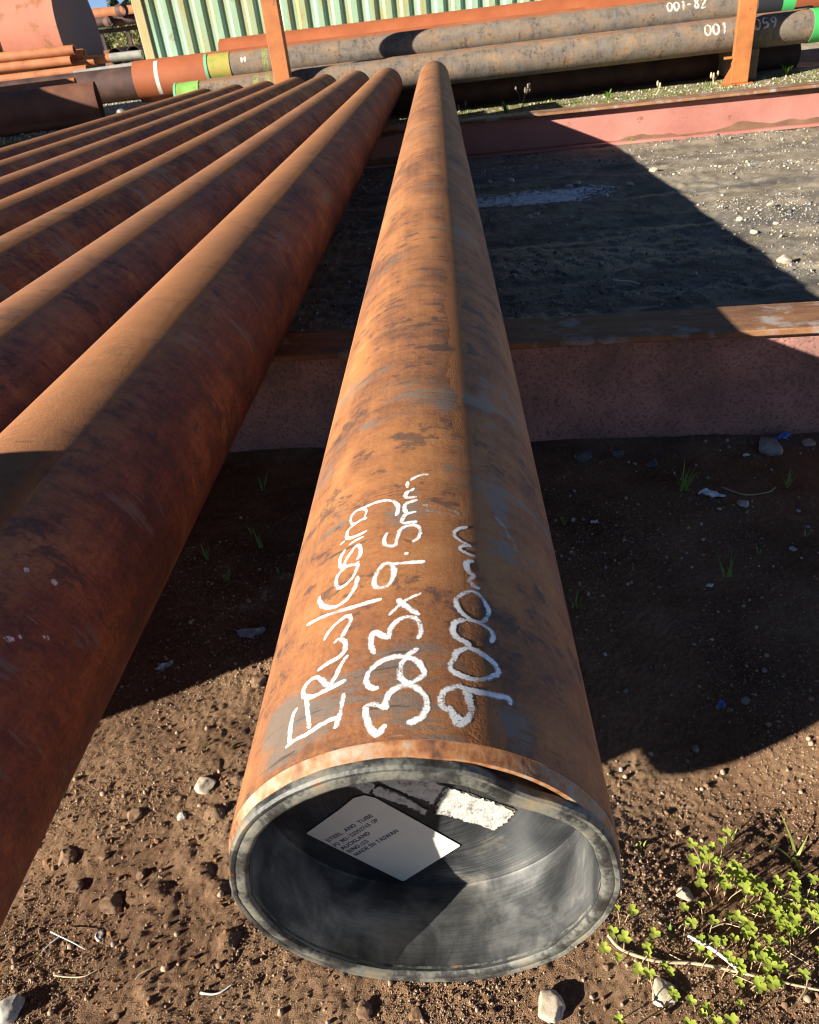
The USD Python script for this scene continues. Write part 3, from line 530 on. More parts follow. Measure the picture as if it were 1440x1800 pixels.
# ------------------------------------------------------------------ the long pipes
PR = 0.1615
CHALK = {
  'l1': [
    ([(2.1869, 0.0318), (2.1304, 0.034), (2.0637, 0.034), (2.0038, 0.0367), (1.9367, 0.0393), (1.8758, 0.0402)], 1),
    ([(2.1608, 0.0326), (2.1745, 0.0443), (2.181, 0.0553), (2.1775, 0.0639), (2.1575, 0.0686)], 0.9),
    ([(2.0425, 0.0389), (2.0592, 0.0491), (2.0815, 0.0614), (2.1001, 0.0739)], 1.1),
    ([(1.8944, 0.0293), (1.8787, 0.0378), (1.8722, 0.0512), (1.8688, 0.0631)], 1),
    ([(1.8662, 0.0769), (1.9262, 0.0743), (1.9971, 0.0725), (2.0564, 0.0718), (2.1138, 0.0764), (2.1367, 0.0827), (2.1287, 0.0887), (2.097, 0.0928), (2.0559, 0.0928), (2.016, 0.0867), (1.9822, 0.0795), (1.9595, 0.0774), (1.9342, 0.0843), (1.9075, 0.0963), (1.8753, 0.1049)], 0.95),
    ([(2.058, 0.1004), (1.9933, 0.1038), (1.9303, 0.1059), (1.8981, 0.112), (1.9079, 0.1221), (1.9426, 0.1289), (1.9763, 0.1261)], 1.1),
    ([(1.9426, 0.1289), (1.9278, 0.1311), (1.8978, 0.1423), (1.8867, 0.1483), (1.9039, 0.1553), (1.9345, 0.1552), (1.9826, 0.151), (2.0239, 0.1443), (2.0484, 0.1353)], 0.95),
    ([(2.2238, 0.1732), (2.092, 0.1699), (1.9659, 0.1666), (1.8529, 0.1653), (1.7151, 0.1668)], 1.1),
    ([(2.1505, 0.2058), (2.1484, 0.1993), (2.1039, 0.1864), (2.0435, 0.1781), (1.9865, 0.1755), (1.9369, 0.1796), (1.8975, 0.1898), (1.8816, 0.2012), (1.8813, 0.2095)], 1.15),
    ([(1.8871, 0.2324), (1.9064, 0.2291), (1.9574, 0.2317), (2.0008, 0.2291), (2.0306, 0.2229), (2.0346, 0.2137), (2.008, 0.2023), (1.9589, 0.203), (1.9155, 0.2098), (1.8956, 0.2202), (1.8863, 0.2293)], 1),
    ([(2.006, 0.263), (2.0326, 0.2508), (2.0176, 0.2358), (1.9955, 0.2335), (1.9855, 0.2433), (1.9501, 0.254), (1.9128, 0.2618), (1.8879, 0.2523), (1.8873, 0.2419), (1.9052, 0.2358)], 0.9),
    ([(1.9799, 0.2679), (1.9326, 0.2711), (1.8746, 0.2726)], 0.8),
    ([(2.0565, 0.2764), (2.0203, 0.2795)], 0.9),
    ([(1.8587, 0.2813), (1.9202, 0.2788), (1.9885, 0.2802), (2.0122, 0.2877), (2.0038, 0.2974), (1.9585, 0.3025), (1.9131, 0.306), (1.8682, 0.3062)], 0.95),
    ([(1.8682, 0.3062), (1.889, 0.3044), (1.8853, 0.3137), (1.8791, 0.3184), (1.9002, 0.325), (1.9506, 0.3286), (1.986, 0.3257), (1.9998, 0.3182), (1.9871, 0.3071), (1.9476, 0.3043)], 0.85),
    ([(1.9501, 0.3278), (1.8846, 0.3288), (1.816, 0.3305), (1.7428, 0.3291), (1.6865, 0.3228), (1.6595, 0.3117), (1.662, 0.3014), (1.671, 0.296)], 1),
  ],
  'l2': [
    ([(1.6409, 0.0245), (1.6663, 0.0188), (1.6845, 0.0168), (1.7153, 0.0234), (1.7385, 0.0352), (1.7428, 0.0437), (1.7146, 0.0459), (1.6754, 0.0421), (1.6507, 0.0402), (1.6502, 0.0478), (1.6272, 0.0555), (1.5845, 0.0604), (1.5408, 0.0613), (1.4965, 0.057), (1.4657, 0.0497), (1.4587, 0.0408), (1.4728, 0.0321), (1.5056, 0.0269), (1.5467, 0.0245)], 1.2),
    ([(1.6898, 0.0617), (1.7146, 0.061), (1.7419, 0.0653), (1.7572, 0.0725), (1.7466, 0.08), (1.7117, 0.0867), (1.6616, 0.0912), (1.6015, 0.0924), (1.546, 0.0907), (1.5043, 0.0859), (1.4811, 0.0789), (1.4695, 0.0731), (1.4977, 0.0673), (1.5324, 0.0636), (1.568, 0.0653), (1.5918, 0.0719), (1.5889, 0.0787), (1.5773, 0.0875), (1.5466, 0.0943), (1.5015, 0.1008)], 1.15),
    ([(1.7241, 0.0989), (1.7481, 0.1088), (1.7527, 0.1188), (1.7383, 0.1257), (1.701, 0.12), (1.6596, 0.1163), (1.6537, 0.1252), (1.6268, 0.1335), (1.5839, 0.139), (1.5398, 0.1384), (1.505, 0.1319), (1.4921, 0.1229), (1.4961, 0.1152), (1.5121, 0.112)], 1.2),
    ([(1.667, 0.1433), (1.6174, 0.1545), (1.5687, 0.1621), (1.4942, 0.1701)], 0.85),
    ([(1.6249, 0.1638), (1.5875, 0.1557), (1.5461, 0.1473), (1.5012, 0.1411)], 1.4),
    ([(1.6786, 0.2172), (1.7201, 0.2173), (1.7495, 0.2095), (1.7702, 0.1982), (1.7657, 0.1881), (1.7341, 0.1827), (1.6945, 0.1837), (1.6657, 0.1902), (1.6537, 0.202), (1.6629, 0.2102), (1.6831, 0.2168)], 1.1),
    ([(1.7251, 0.2184), (1.6461, 0.2149), (1.5565, 0.2144), (1.4748, 0.2157)], 1.1),
    ([(1.6018, 0.2281), (1.5764, 0.2304)], 1.3),
    ([(1.7167, 0.2684), (1.7311, 0.2607), (1.7274, 0.2503), (1.692, 0.2448), (1.6593, 0.246), (1.6505, 0.257), (1.6367, 0.2682), (1.6046, 0.2744), (1.5571, 0.276), (1.521, 0.2722), (1.5082, 0.263), (1.5257, 0.2529), (1.5572, 0.247)], 1.05),
    ([(1.5292, 0.2817), (1.6157, 0.2814), (1.6247, 0.2892), (1.5994, 0.2968), (1.5388, 0.3)], 1.1),
    ([(1.5971, 0.2974), (1.6163, 0.3072), (1.6091, 0.3156), (1.5787, 0.3191), (1.5317, 0.3227)], 1.05),
    ([(1.5374, 0.3279), (1.6057, 0.3287), (1.612, 0.3349), (1.597, 0.3421)], 1.1),
    ([(1.5576, 0.3461), (1.5874, 0.3403)], 1.3),
    ([(1.6068, 0.3478), (1.6068, 0.3612)], 1.1),
    ([(1.586, 0.3622), (1.5504, 0.3694), (1.5035, 0.3734), (1.4615, 0.3737)], 1.1),
  ],
  'l3': [
    ([(1.2447, 0.0618), (1.2789, 0.0613), (1.3091, 0.0625), (1.3498, 0.0591), (1.38, 0.0536), (1.3902, 0.0459), (1.3776, 0.0401), (1.3454, 0.0387), (1.3347, 0.0336), (1.3182, 0.026), (1.2891, 0.0277), (1.2652, 0.0329), (1.2505, 0.0393), (1.2518, 0.0473), (1.2604, 0.0532), (1.2828, 0.0587)], 1.35),
    ([(1.3548, 0.0418), (1.333, 0.035), (1.3078, 0.031), (1.2788, 0.0306)], 1.1),
    ([(1.2993, 0.061), (1.2245, 0.0601), (1.1545, 0.0603), (1.0817, 0.0614), (1.0486, 0.0606), (1.0461, 0.0552)], 1.35),
    ([(1.2479, 0.1057), (1.2701, 0.1041), (1.3067, 0.0997), (1.322, 0.0914), (1.342, 0.0848), (1.3392, 0.0789), (1.3105, 0.0752), (1.2696, 0.0728), (1.221, 0.0724), (1.1665, 0.0756), (1.1242, 0.0807), (1.0978, 0.0852), (1.1039, 0.0925), (1.1319, 0.0978), (1.1681, 0.1014), (1.2115, 0.1049), (1.2479, 0.1057)], 1.2),
    ([(1.2551, 0.1398), (1.3049, 0.1353), (1.3227, 0.1271), (1.3183, 0.1188), (1.2899, 0.1143), (1.254, 0.1111), (1.2404, 0.1068)], 1.3),
    ([(1.2551, 0.1398), (1.2204, 0.1404), (1.1822, 0.1389), (1.1436, 0.1367), (1.1098, 0.1319), (1.1054, 0.1254), (1.1234, 0.1184)], 1.0),
    ([(1.2256, 0.1792), (1.267, 0.1725), (1.2997, 0.1646), (1.2955, 0.1546), (1.2682, 0.1466), (1.2235, 0.141), (1.1771, 0.1403), (1.1459, 0.1447), (1.1245, 0.1532), (1.1215, 0.1606), (1.1387, 0.1698), (1.1652, 0.1767), (1.1971, 0.1797), (1.2256, 0.1792)], 1.15),
    ([(1.1578, 0.1864), (1.1949, 0.1872), (1.2123, 0.1917), (1.2217, 0.1952), (1.1839, 0.2039)], 1.2),
    ([(1.1839, 0.2039), (1.2191, 0.2055), (1.2336, 0.2152), (1.2234, 0.2227), (1.184, 0.2255)], 1.25),
    ([(1.1751, 0.2337), (1.2163, 0.2346), (1.2669, 0.2398), (1.2484, 0.2463), (1.2041, 0.2488), (1.2386, 0.2514), (1.277, 0.2564), (1.3, 0.2625), (1.288, 0.2702), (1.2514, 0.2762), (1.2097, 0.281)], 1.05),
  ],
}
CLOVER = [(0.231, 0.224), (0.223, 0.199), (0.23, 0.191), (0.22, 0.176), (0.262, 0.185), (0.249, 0.169), (0.258, 0.165), (0.24, 0.149), (0.284, 0.155), (0.257, 0.126), (0.275, 0.123), (0.317, 0.229), (0.34, 0.238), (0.355, 0.214), (0.314, 0.201), (0.318, 0.183), (0.329, 0.165), (0.351, 0.152), (0.331, 0.188), (0.391, 0.227), (0.361, 0.185), (0.368, 0.17), (0.374, 0.166), (0.401, 0.181), (0.417, 0.186), (0.393, 0.197), (0.379, 0.194), (0.405, 0.218), (0.412, 0.205), (0.44, 0.223), (0.442, 0.241), (0.434, 0.246), (0.456, 0.236), (0.47, 0.241), (0.49, 0.257), (0.48, 0.225), (0.47, 0.218), (0.499, 0.244), (0.451, 0.209), (0.459, 0.207), (0.484, 0.206), (0.464, 0.196), (0.51, 0.282), (0.469, 0.278), (0.467, 0.265), (0.448, 0.273), (0.439, 0.279), (0.436, 0.285), (0.423, 0.291), (0.423, 0.284), (0.421, 0.307), (0.412, 0.302), (0.396, 0.274), (0.398, 0.268), (0.379, 0.268), (0.395, 0.302), (0.403, 0.322), (0.382, 0.329), (0.364, 0.298), (0.369, 0.303), (0.402, 0.342), (0.434, 0.337), (0.388, 0.144), (0.389, 0.128), (0.403, 0.148), (0.434, 0.171), (0.426, 0.15), (0.439, 0.155), (0.43, 0.139), (0.364, 0.134), (0.358, 0.121), (0.306, 0.112), (0.322, 0.095), (0.341, 0.089), (0.317, 0.082), (0.287, 0.085), (0.203, 0.099), (0.198, 0.081), (0.42, 0.167), (0.51, 0.259), (0.401, 0.347), (0.415, 0.262), (0.424, 0.264), (0.371, 0.314), (0.404, 0.163), (0.492, 0.218)]
STONES = [(0.333, 0.262, 0.0221, 'tan'), (0.115, 0.105, 0.037, 'greytan'), (0.263, 0.121, 0.0307, 'greytan'), (-0.435, 0.46, 0.0337, 'tan'), (-0.46, 0.399, 0.0153, 'white'), (-0.623, 0.111, 0.0391, 'grey'), (-0.535, 0.26, 0.030, 'soil'), (0.886, 1.47, 0.0589, 'grey'), (0.987, 1.466, 0.0339, 'pink'), (0.723, 1.19, 0.0277, 'white'), (-0.532, 0.208, 0.0134, 'white'), (-0.486, 0.187, 0.0099, 'soil'), (-0.474, 0.434, 0.0137, 'soil'), (-0.60, 0.285, 0.020, 'soil'), (-0.50, 0.30, 0.016, 'soil'), (-0.57, 0.33, 0.014, 'soil'), (-0.545, 0.405, 0.024, 'soil'), (-0.636, 0.336, 0.0278, 'soil'), (-0.126, 0.104, 0.0209, 'soil'), (-0.058, 0.099, 0.0177, 'soil'), (0.434, 0.551, 0.0139, 'grey'), (0.548, 0.636, 0.0146, 'grey'), (0.388, 1.481, 0.0413, 'dark'), (0.477, 1.483, 0.0349, 'dark'), (0.555, 1.417, 0.0338, 'dark'), (0.768, 1.011, 0.0152, 'white'), (-0.387, 0.697, 0.0296, 'soil'), (1.067, 6.63, 0.1154, 'grey'), (1.217, 4.79, 0.0508, 'white'), (1.034, 4.636, 0.0496, 'white'), (0.858, 4.957, 0.0526, 'white'), (0.987, 4.845, 0.0442, 'white'), (0.921, 4.979, 0.0452, 'white'), (0.364, 5.406, 0.0408, 'white'), (0.509, 5.343, 0.0483, 'white'), (0.563, 4.261, 0.04, 'white'), (0.513, 4.154, 0.0392, 'white'), (0.745, 4.089, 0.0354, 'white'), (0.344, 3.173, 0.0425, 'grey'), (0.331, 3.079, 0.0312, 'grey'), (1.479, 2.948, 0.0586, 'tan'), (1.536, 3.683, 0.0407, 'tan'), (1.643, 3.501, 0.0278, 'tan'), (1.507, 3.412, 0.0328, 'tan'), (1.753, 3.87, 0.0421, 'tan'), (1.466, 5.191, 0.0696, 'tan'), (1.074, 2.869, 0.0338, 'grey')]
GRASS = [(0.616, 1.312, 0.103, 16), (0.857, 1.276, 0.057, 6), (0.61, 0.947, 0.056, 4), (0.268, 0.886, 0.037, 5), (0.288, 1.18, 0.037, 4), (0.409, 0.985, 0.023, 3), (-0.618, 1.148, 0.065, 5), (-0.543, 1.053, 0.055, 5), (-0.412, 1.046, 0.027, 3), (-0.487, 1.194, 0.059, 4), (-0.521, 1.249, 0.038, 3), (-0.533, 1.464, 0.066, 4), (0.519, 0.33, 0.051, 7), (0.288, 0.352, 0.019, 4), (0.435, 0.367, 0.03, 4), (0.294, 0.195, 0.02, 4), (-0.455, 0.541, 0.01, 3), (-0.402, 0.535, 0.01, 3), (0.694, 1.009, 0.025, 3), (0.814, 1.049, 0.026, 3)]


main = thing('steel_pipe', 'nearest rusty steel pipe with white chalk writing and a capped open end', 'steel pipe', (0, 0, 0))
ys = np.concatenate([[0.010], np.linspace(0.05, 8.95, 60)])
prof = [(PR, y) for y in ys] + [(PR - 0.0095, y) for y in ys[::-1]]
body = lathe_y(prof, 180, closed=True)
part(main, 'pipe_body', body, M['rust_main'], 40)
# weld bevel ground on the end of the wall
bev = lathe_y([(PR - 0.0003, 0.0098), (PR - 0.0052, -0.001), (PR - 0.0085, -0.001), (PR - 0.0093, 0.0098)], 180, closed=True)
part(main, 'bevel', bev, M['bevel'], 40)

# pressed steel cap pushed into the end; its lip is knocked in at the upper right
def cap_shape(profile, n=240):
    g = lathe_y(profile, n)
    v = g.vertices
    ang = np.arctan2(v[:, 2], v[:, 0])
    rad = np.hypot(v[:, 0], v[:, 2])
    front = 1 - smooth01(v[:, 1], -0.002, 0.045)
    dent = -0.0155 * np.exp(-((ang - 0.93) / 0.24) ** 2) - 0.0040 * np.exp(-((ang - 1.45) / 0.45) ** 2) + 0.0040 * np.exp(-((ang + 0.78) / 0.10) ** 2) - 0.0025 * np.exp(-((ang - 2.9) / 0.25) ** 2)
    irr = 0.0030 * (meshkit.fbm(np.stack([np.cos(ang) * 6, np.sin(ang) * 6, v[:, 1] * 20], -1), 3, 9) - 0.5)
    d = np.where(rad > 0.02, front * (dent + irr), 0)
    v[:, 0] += np.cos(ang) * d; v[:, 2] += np.sin(ang) * d
    v[:, 1] += np.where(rad > 0.1, front * (0.004 * (meshkit.fbm(np.stack([np.cos(ang) * 2.2, np.sin(ang) * 2.2, 0 * ang], -1), 3, 19) - 0.5) + 0.004 * np.exp(-((ang - 0.93) / 0.22) ** 2)), 0)
    g = trimesh.Trimesh(v, g.faces, process=False)
    return g
cup = cap_shape([(0.1505, 0.0772), (0.1480, 0.0772), (0.12, 0.0772), (0.09, 0.0772), (0.05, 0.0772), (0.0005, 0.0772)])
cap = part(main, 'end_cap', cup, M['cap'], 30)
part(cap, 'sleeve', cap_shape([(0.1425, -0.0075), (0.1432, -0.004), (0.1440, 0.004), (0.1462, 0.024), (0.1486, 0.050), (0.1500, 0.0715), (0.1502, 0.0752), (0.1499, 0.0762), (0.1499, 0.0771)]), M['sleeve'], 30)
lip = cap_shape([(0.1590, -0.0018), (0.1598, -0.0050), (0.1592, -0.0085), (0.1572, -0.0105), (0.1545, -0.0100), (0.1535, -0.0092), (0.1515, -0.0102), (0.1470, -0.0108), (0.1445, -0.0098), (0.1429, -0.0078), (0.1430, -0.0030)])
part(cap, 'lip', lip, M['lip'], 30)

def plate(poly, y, thick, jag=0.0, step=0.002, seed=0):
    """flat piece in the cap's plane from (x, z) corners"""
    from shapely.geometry import Polygon
    rng = np.random.default_rng(seed)
    p = np.array(poly + [poly[0]])
    if jag:
        out = []
        for a, b in zip(p[:-1], p[1:]):
            n = max(2, int(np.linalg.norm(b - a) / step))
            t = np.linspace(0, 1, n, endpoint=False)[:, None]
            q = a + (b - a) * t
            w_ = rng.normal(0, jag, q.shape)
            w_ = np.apply_along_axis(lambda c_: np.convolve(np.pad(c_, 2, mode='edge'), np.array([1, 2, 3, 2, 1]) / 5.0, 'valid'), 0, w_)
            out.append(q + w_)
        p = np.vstack(out)
    pg = Polygon(p).buffer(0)
    if pg.geom_type != 'Polygon':
        pg = max(pg.geoms, key=lambda g_: g_.area)
    e = trimesh.creation.extrude_polygon(pg, thick, engine='earcut')
    v = e.vertices.copy()
    e.vertices = np.stack([v[:, 0], y - v[:, 2], v[:, 1]], 1)
    e.fix_normals()
    return e
from shapely.geometry import Polygon
lab = Polygon([(-0.1179, -0.0486), (-0.0791, -0.0128), (-0.0640, 0.0030), (-0.0535, 0.0066), (-0.0439, 0.0016), (0.0284, -0.0778), (-0.0342, -0.137)]).buffer(-0.0022).buffer(0.0022, quad_segs=6)
label = part(main, 'paper_label', plate([tuple(q) for q in np.array(lab.exterior.coords)[:-1]], 0.0762, 0.0004), M['paper'], False, label='cream printed paper label stuck inside the cap')
LINES = [('STEEL  AND  TUBE', (-0.0984, -0.0638), (-0.0494, -0.0252)), ('PO  NO.-32052743  OP', (-0.0927, -0.0722), (-0.0450, -0.0322)), ('AUCKLAND', (-0.0865, -0.0778), (-0.0557, -0.0524)),
         ('B/NO.:23', (-0.0808, -0.0831), (-0.0589, -0.0655)), ('MADE IN TAIWAN', (-0.0750, -0.0888), (-0.0284, -0.0505))]
for txt, a, b in LINES:
    tm = meshkit.text_mesh(txt, 0.0046, 0.0001, bold=True)
    v = tm.vertices.copy()
    a = np.array(a); b = np.array(b)
    e = (b - a); ln = np.linalg.norm(e); e /= ln
    s = ln / (v[:, 0].max() - v[:, 0].min())
    up = np.array([-e[1], e[0]])
    q = a + (v[:, :1] - v[:, 0].min()) * s * e + v[:, 1:2] * up
    tm.vertices = np.stack([q[:, 0], 0.07572 - v[:, 2], q[:, 1]], 1)
    tm.fix_normals()
    part(label, 'printed_line', tm, M['ink'], False)
TAPES = [[(-0.0500, 0.0330), (-0.0318, 0.0390), (0.0042, 0.0320), (0.0198, 0.0135), (0.0077, -0.0101), (-0.015, 0.0078), (-0.0359, 0.0241)],
         [(-0.0442, 0.0155), (-0.0367, 0.0185), (-0.0172, 0.001), (0.0011, -0.0193), (-0.0018, -0.0259), (-0.0171, -0.0109), (-0.0439, 0.0074)],
         [(-0.0662, 0.0228), (-0.0469, 0.0271), (-0.0428, 0.0189), (-0.0495, 0.009), (-0.0596, 0.0189)],
         [(0.0215, 0.0134), (0.0555, -0.0074), (0.082, -0.027), (0.0727, -0.0435), (0.0605, -0.054), (0.0391, -0.0401), (0.025, -0.0306), (0.0095, -0.0258), (0.0114, -0.0127)]]
for i, tp in enumerate(TAPES):
    tk = part(main, 'torn_tape', plate(tp, 0.0763, 0.0009, 0.0009, 0.0009, seed=i), M['tape'], False)
    big = [tuple(q) for q in np.array(Polygon(tp).buffer(0.0012).exterior.coords)[:-1]]
    part(tk, 'glue_edge', plate(big, 0.0766, 0.0004, 0.0006, 0.003, seed=20 + i), M['tape_edge'], False)

def ribbon(strokes, rad, half, y_off=0.0, step=0.0014, seed=0, lift=0.00025):
    """hand-drawn strokes laid on a pipe: strokes of (angle from +x, y) points"""
    rng = np.random.default_rng(seed)
    V, Fc, base = [], [], 0
    for k, (pts, w) in enumerate(strokes):
        p = np.array(pts, float)
        q = np.stack([-p[:, 0] * rad, p[:, 1]], 1)
        c = resample(q, step)
        if len(c) < 3:
            c = resample(np.vstack([c[0], (c[0] + c[-1]) / 2, c[-1]]), step)
        t = np.gradient(c, axis=0); t /= np.maximum(np.linalg.norm(t, axis=1, keepdims=True), 1e-9)
        nrm = np.stack([-t[:, 1], t[:, 0]], 1)
        n = len(c)
        s = np.arange(n)
        ends = np.minimum(1, np.minimum(s + 0.6, n - 0.4 - s) / 3.0) ** 0.5
        hw = half * w * ends * (0.86 + 0.28 * meshkit.noise(np.stack([s * 0.11, 0 * s, 0 * s + k], -1), seed))
        l_ = c + nrm * (hw * (1 + rng.normal(0, 0.11, n)))[:, None]
        r_ = c - nrm * (hw * (1 + rng.normal(0, 0.11, n)))[:, None]
        rr = rad + lift + 0.000012 * k
        rows = [l_, c, r_]
        for row in rows:
            a = -row[:, 0] / rad
            V.append(np.stack([rr * np.cos(a), row[:, 1] + y_off, rr * np.sin(a)], 1))
        for j in (0, 1):
            i0 = base + j * n + np.arange(n - 1)
            Fc.append(np.stack([i0, i0 + 1, i0 + n + 1, i0 + n], 1))
        base += 3 * n
    f = np.vstack(Fc)
    f = np.vstack([f[:, [0, 1, 2]], f[:, [0, 2, 3]]])
    g = trimesh.Trimesh(np.vstack(V), f, process=False)
    uvs = np.concatenate([np.repeat([0.0, 0.5, 1.0], len(a) // 1) for a in V[1::3]]) if V else np.zeros(0)
    g.metadata['st'] = np.stack([uvs, 0 * uvs], 1)
    return g
for i, (k, lab_) in enumerate([('l1', 'chalk line reading ERW/Casing'), ('l2', 'chalk line reading 323x9.5mm'), ('l3', 'chalk line reading 9000mm')]):
    part(main, 'chalk_writing', ribbon(CHALK[k], PR, 0.0027, seed=i + 1), M['chalk'], True, label=lab_)
d2 = math.pi / 180
part(main, 'paint_scuff', ribbon([([(86 * d2, 0.312), (80 * d2, 0.309), (72 * d2, 0.302)], 1.2), ([(85 * d2, 0.303), (74 * d2, 0.296)], 0.8), ([(57 * d2, 0.318), (52 * d2, 0.290), (49 * d2, 0.272)], 1.2), ([(84 * d2, 1.02), (76 * d2, 1.0), (69 * d2, 0.985)], 1.6)], PR, 0.0034, seed=8), M['old_scuff'], True)

ROW = [  # near (x, y), far (x, y), material, label
    ((-0.548, -0.035), (-0.498, 8.75), 'rust_e', 'second pipe from the chalked one, broad dark rust with a lit left flank'),
    ((-0.912, -0.08), (-0.845, 8.95), 'rust_c', 'third pipe of the row, plum-brown, just left of the broad dark one'),
    ((-1.315, 0.28), (-1.208, 9.05), 'rust_d', 'fourth pipe of the row, streaked with grey-green mill scale'),
    ((-1.720, 0.10), (-1.555, 9.16), 'rust_b', 'fifth pipe of the row, red-brown, left of the grey-streaked one'),
    ((-2.110, 0.20), (-1.893, 9.16), 'rust_c', 'sixth pipe of the row, third from the far left edge'),
    ((-2.540, 0.15), (-2.257, 9.22), 'rust_d', 'seventh pipe of the row, second from the far left edge'),
    ((-2.990, 0.30), (-2.612, 9.20), 'rust_b', 'last pipe of the row on the far left, beside the brown pipe stub')]
for (xn, yn), (xf, yf), mt, lab_ in ROW:
    p0, p1 = np.array([xn, yn, 0.0]), np.array([xf, yf, 0.0])
    t = thing('steel_pipe', lab_, 'steel pipe', matrix=frame_y(p0, p1), group='long rusty pipes laid side by side on the beams')
    ln = np.linalg.norm(p1 - p0)
    ys = np.concatenate([[0.0098], np.linspace(0.05, ln - 0.05, 40), [ln]])
    part(t, 'pipe_body', lathe_y([(PR, y) for y in ys] + [(PR - 0.0095, y) for y in ys[::-1]], 128, closed=True), M[mt], 40)
    part(t, 'bevel', lathe_y([(PR - 0.0003, 0.0096), (PR - 0.0052, 0.0), (PR - 0.0085, 0.0), (PR - 0.0093, 0.0096)], 96, closed=True), M['bevel'], 40)
    if mt == 'rust_e':                     # pale flecks of old paint on the shaded flank
        for ca, cy in ((0.150, 0.305), (0.144, 0.208), (0.118, 0.300), (0.152, 0.222), (0.175, 0.240)):
            a_ = math.pi / 2 - ca / PR
            part(t, 'paint_fleck', ribbon([([(a_ + 0.03 * math.cos(cy * 90), cy + 0.035), (a_ - 0.03 * math.cos(cy * 90), cy + 0.035 + 0.006 * math.sin(cy * 130))], 0.6 + 0.8 * abs(math.sin(cy * 57)))], PR, 0.0030, seed=int(cy * 1000)), M['scuff'], True)
    cp = part(t, 'end_cap', lathe_y([(0.1425, -0.006), (0.1440, 0.004), (0.1500, 0.070), (0.1490, 0.077), (0.0005, 0.0772)], 96), M['cap'], 30)
    part(cp, 'lip', lathe_y([(0.1590, -0.0008), (0.1590, -0.0060), (0.1565, -0.0080), (0.1450, -0.0080), (0.1428, -0.0062), (0.1430, -0.002)], 96), M['lip'], 30)
tag(stage.GetPrimAtPath(main), group='long rusty pipes laid side by side on the beams')

# ------------------------------------------------------------------ grey casings across the back, with green caps
DX = np.array([1.0, 0.036, -0.0076]); DX /= np.linalg.norm(DX)
def cross(x, y0, z0):
    return np.array([0, y0, z0]) + DX * (x / DX[0])
def casing(name, label, y0, z0, r, x0, x1, mat, group=None):
    p0, p1 = cross(x0, y0, z0), cross(x1, y0, z0)
    t = thing(name, label, 'steel pipe', matrix=frame_y(p0, p1), group=group)
    ln = np.linalg.norm(p1 - p0)
    part(t, 'pipe_body', lathe_y([(r, 0), (r, ln * .5), (r, ln), (r - .012, ln), (r - .012, 0)], 96, closed=True), mat, 40)
    return t, ln
G_ = 'grey casings racked across the back'
LOW_Y, LOW_Z, LOW_R = 9.60, 0.041, 0.1615
UP_Y, UP_Z, UP_R = 10.22, 0.285, 0.151
low, llen = casing('casing_pipe', 'lower grey-brown casing across the back, numbered 059 in white', LOW_Y, LOW_Z, LOW_R, -2.96, 4.50, M['casing'], G_)
upp, ulen = casing('casing_pipe', 'upper grey-brown casing across the back with a mint-green rimmed cap', UP_Y, UP_Z, UP_R, -2.73, 4.22, M['casing'], G_)
for k_, y_ in enumerate((9.945, 10.50)):  # unseen casings, added so their shadows darken the ground behind the rack
    casing('casing_pipe', ('nearer', 'farther')[k_] + ' unseen casing added behind the lower grey-brown casing for its shade', y_, LOW_Z, LOW_R, -2.70 + 0.1 * k_, 4.6, M['casing'], G_)
casing('dark_pipe', 'dark pipe added on the ground under the grey casings to fill the black shade', 10.40, -0.285, 0.165, -2.5, 4.45, M['dark_rust'])  # added pipe standing in for the black shade below the casings
def sleeve(parent, name, r, ri, y0, y1, mat):
    part(parent, name, lathe_y([(r, y0), (r, y1), (ri, y1), (ri, y0)], 80, closed=True), mat, 40)
sleeve(low, 'green_cap', LOW_R + 0.006, LOW_R - 0.014, -0.02, 0.245, M['green_cap'])
sleeve(low, 'cap_rim', LOW_R + 0.010, LOW_R - 0.02, -0.045, -0.0205, M['mint_cap'])
sleeve(low, 'green_band', LOW_R + 0.005, LOW_R - 0.014, llen - 0.28, llen + 0.02, M['bright_green'])
sleeve(upp, 'green_cap', UP_R + 0.006, UP_R - 0.014, 0.012, 0.285, M['tan_cap'])
sleeve(upp, 'cap_rim', UP_R + 0.013, UP_R - 0.02, -0.022, 0.0115, M['mint_cap'])
sleeve(upp, 'black_band', UP_R + 0.003, UP_R - 0.01, ulen - 0.42, ulen - 0.135, M['black'])
sleeve(upp, 'green_band', UP_R + 0.004, UP_R - 0.01, ulen - 0.1345, ulen + 0.01, M['bright_green'])
def faint_ring(parent, r, y, w, mat):
    part(parent, 'paint_ring', lathe_y([(r + 0.0008, y - w / 2), (r + 0.0008, y + w / 2), (r - 0.002, y + w / 2), (r - 0.002, y - w / 2)], 80, closed=True), mat, 40)
M['worn_white'] = chalk_look('worn_white_paint_look', (0.66, 0.62, 0.53), cut=(0.36, 0.50), scale=45.0, edge=0.10)
M['old_green'] = chalk_look('worn_green_paint_look', (0.30, 0.33, 0.10), cut=(0.44, 0.56), scale=60.0)
for y, w in ((0.72, 0.07), (0.86, 0.05)):
    faint_ring(upp, UP_R, y, w, M['old_green'])
    faint_ring(low, LOW_R, y + 0.2, w, M['old_green'])
